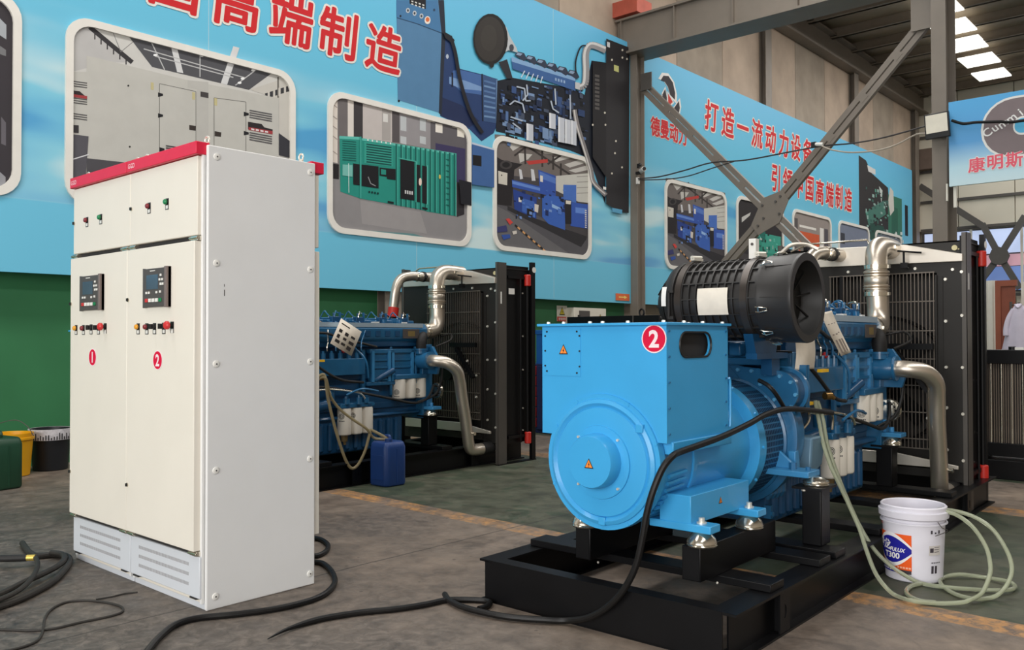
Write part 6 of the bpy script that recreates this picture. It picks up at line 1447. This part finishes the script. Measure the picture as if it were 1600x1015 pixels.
# third radiator at the right edge
r3 = at_z(1541, 745)
R3 = thing('spare_radiator', 'low black radiator with vertical tie rods behind the front set, at right picture edge', 'radiator', (r3.x - .06, r3.y, 0))
z1, z2, zt = .32, 1.04, 1.165
Wd = 1.7
for nm, p_, q_ in (('top_beam', (0, 0, z2), (Wd, .3, zt)), ('bottom_beam', (0, 0, .2), (Wd, .3, z1)), ('skid_beam', (-.1, -.05, 0), (Wd, .9, .17)), ('side_post', (0, 0, .17), (.05, .3, zt)), ('side_post', (Wd - .05, 0, .17), (Wd, .3, zt))):
    MB().box(p_, q_).build(nm, m_black, R3, bevel=.004)
MB().box((.05, .06, z1), (Wd - .05, .25, z2)).build('core', m_core, R3)
fins = MB()
for k in range(84): fins.box((.06 + k * .0192, .045, z1), (.068 + k * .0192, .06, z2))
stuff(fins.build('core_fins', mat('dusty_fin', (120, 108, 96), .5, .3, var=.1), R3))
for k in range(19):
    x = .1 + k * .085; m = MB().cyl((x, .03, z1 - .03), (x, .03, z2 + .02), .006, n=8); m.cyl((x, .03, z2 + .012), (x, .03, z2 + .03), .011, n=6); m.cyl((x, .03, z1 - .05), (x, .03, z1 - .03), .011, n=6); m.build('tie_rod', m_chrome, R3)
MB().cyl((.26, .1, zt), (.26, .1, zt + .03), .03, n=10).build('drain_plug', m_black, R3)
b = MB().box((.29, .06, zt), (.36, .1, zt + .025)).build('clip', m_wht, R3)
# ---------------------------------------------------------------- white coat on the partition
cp = at_y(1592, 474, PY - .7); cb = at_y(1592, 552, PY - .7)
m_coat = mat('white_coat_cloth', (214, 206, 222), .8, var=.05, scale=5, bump=.2, bscale=12)
ct = thing('white_coat', 'white work coat hanging beside the brown door frame at right edge', 'coat', (cp.x, PY - .7, cb.z))
Hc = cp.z - cb.z; b = MB(); n = 28; V = []; F = []
rows = [(1.0, .04, .04), (.96, .09, .06), (.88, .15, .09), (.75, .19, .11), (.5, .25, .13), (.25, .31, .14), (0, .36, .15)]
for fz, rx, ry in rows:
    for k in range(n):
        t = 2 * PI * k / n; w1 = 1 + (.10 * (1 - fz)) * math.sin(7 * t) + .05 * (1 - fz) * math.sin(4 * t + 1)
        V.append((rx * w1 * math.cos(t), ry * w1 * math.sin(t), Hc * fz))
for r_ in range(len(rows) - 1): F += [(r_ * n + k, r_ * n + (k + 1) % n, (r_ + 1) * n + (k + 1) % n, (r_ + 1) * n + k) for k in range(n)]
F += [tuple(range(n)), tuple(reversed(range((len(rows) - 1) * n, len(rows) * n)))]
b.add(V, F); b.build('coat_body', m_coat, ct, sharp=80)
for s in (-1, 1): MB().tube(spline([(s * .1, -.02, Hc * .88), (s * .2, -.05, Hc * .7), (s * .25, -.08, Hc * .5), (s * .25, -.10, Hc * .36)], 5), .06, 12).build('sleeve', m_coat, ct)
MB().tube(spline([(-.07, -.06, Hc * .98), (0, -.09, Hc * .92), (.07, -.06, Hc * .98)], 5), .025, 8).build('collar', m_coat, ct)
bp = thing('coat_stand', 'dark stand post behind the white coat', 'stand', (cp.x - .28, PY - .62, 0)); MB().cyl((.1, 0, 0), (.1, 0, cp.z + .05), .03, n=10).cyl((.1, 0, 0), (.1, 0, .03), .12, n=16).build('post', m_steeld, bp); MB().cyl((.1, 0, cp.z - .04), (.3, -.1, cp.z + .02), .015, n=8).build('hook', m_steeld, bp)
# ---------------------------------------------------------------- floodlight, camera, wires
fa, fb_ = at_y(1446, 180, 13.45), at_y(1487, 210, 13.45)
fl_ = thing('floodlight', 'rectangular black floodlight with white face fixed to the free column', 'lamp', ((fa.x + fb_.x) / 2, 13.36, (fa.z + fb_.z) / 2))
wd, hg = (fb_.x - fa.x) * .94, (fa.z - fb_.z) * .92
b = MB().box((-wd / 2, 0, -hg / 2 - .05), (wd / 2, .06, hg / 2)).build('housing', m_bplas, fl_, bevel=.008)
MB().box((-wd / 2 + .02, -.006, -hg / 2 + .03), (wd / 2 - .02, 0, hg / 2 - .02)).build('lamp_face', mat('lamp_lens', (236, 230, 214), .3), fl_)
MB().box((-.04, .06, -.1), (.04, .24, .02)).build('bracket', m_steeld, fl_)
for o in fl_.children: o.rotation_euler = (R(4), 0, 0)
fl_.rotation_euler = (0, R(-2), 0)
wp = [at_y(u, v, 13.4) for u, v in ((1487, 188), (1505, 193), (1525, 191), (1560, 190), (1600, 188))]
cable('lamp_cable', 'black lamp cable sagging across the blue sign board', wp + [wp[-1] + Vector((1.2, 0, .06)), wp[-1] + Vector((2.4, 0, .3))], .02, m_cable)
L1 = at_y(1446, 197, 13.45); K = at_y(1284, 228, 13.75); K2 = at_y(1104, 253, 13.75); Wc = at_y(997, 279, 13.65)
m_wire = mat('pale_wire', (176, 166, 152), .5)
cable('overhead_wire', 'thin wire strung tight from floodlight across the bracing to the slim column', [L1] + [at_y(u, v, 13.55) for u, v in ((1380, 215), (1330, 224))] + [K] + [at_y(u, v, 13.7) for u, v in ((1230, 238), (1165, 250), (1112, 254), (1070, 266), (1030, 276))] + [Wc], .012, mat('dark_wire', (58, 54, 54), .5))
cable('overhead_wire', 'pale slack wire sagging from floodlight toward the bracing', [at_y(u, v, 13.55) for u, v in ((1450, 209), (1436, 209), (1425, 213), (1400, 226), (1370, 235), (1330, 238), (1300, 234), (1284, 228))], .012, m_wire)
cable('overhead_wire', 'lower thin wire from the bracing joint to the slim column', [at_y(u, v, 13.68) for u, v in ((1150, 251), (1115, 262), (1075, 275), (1040, 280), (997, 281))], .01, mat('dark_wire', (58, 54, 54)))
cc = at_y(1000, 266, 13.6)
cam = thing('security_camera', 'white security camera on a bracket on the slim column', 'camera', (cc.x - .08, 13.66, cc.z - .05))
MB().cyl((.02, .06, .06), (.16, -.05, .07), .045, n=14).build('camera_body', m_wht, cam); MB().cyl((.155, -.045, .07), (.175, -.06, .071), .035, n=12).build('lens', m_bplas, cam)
MB().box((-.06, .0, .0), (.02, .08, .05)).box((-.04, .02, .12), (.0, .06, .2)).build('bracket', m_bplas, cam); MB().sph((.03, .02, .17), .035, 8).build('bracket_knob', m_bplas, cam)
MB().box((-.05, .0, -.18), (.0, .05, -.06)).build('junction_box', m_wht, cam)
cl = thing('wire_clip', 'small white insulator clip where wires cross the upper brace', 'clip', tuple(K + Vector((0, -.1, 0))))
MB().cyl((-.06, 0, .02), (.06, 0, .0), .03, n=10).build('insulator', m_wht, cl); MB().box((-.13, -.02, -.02), (-.05, .02, .06)).build('clamp', m_bplas, cl)
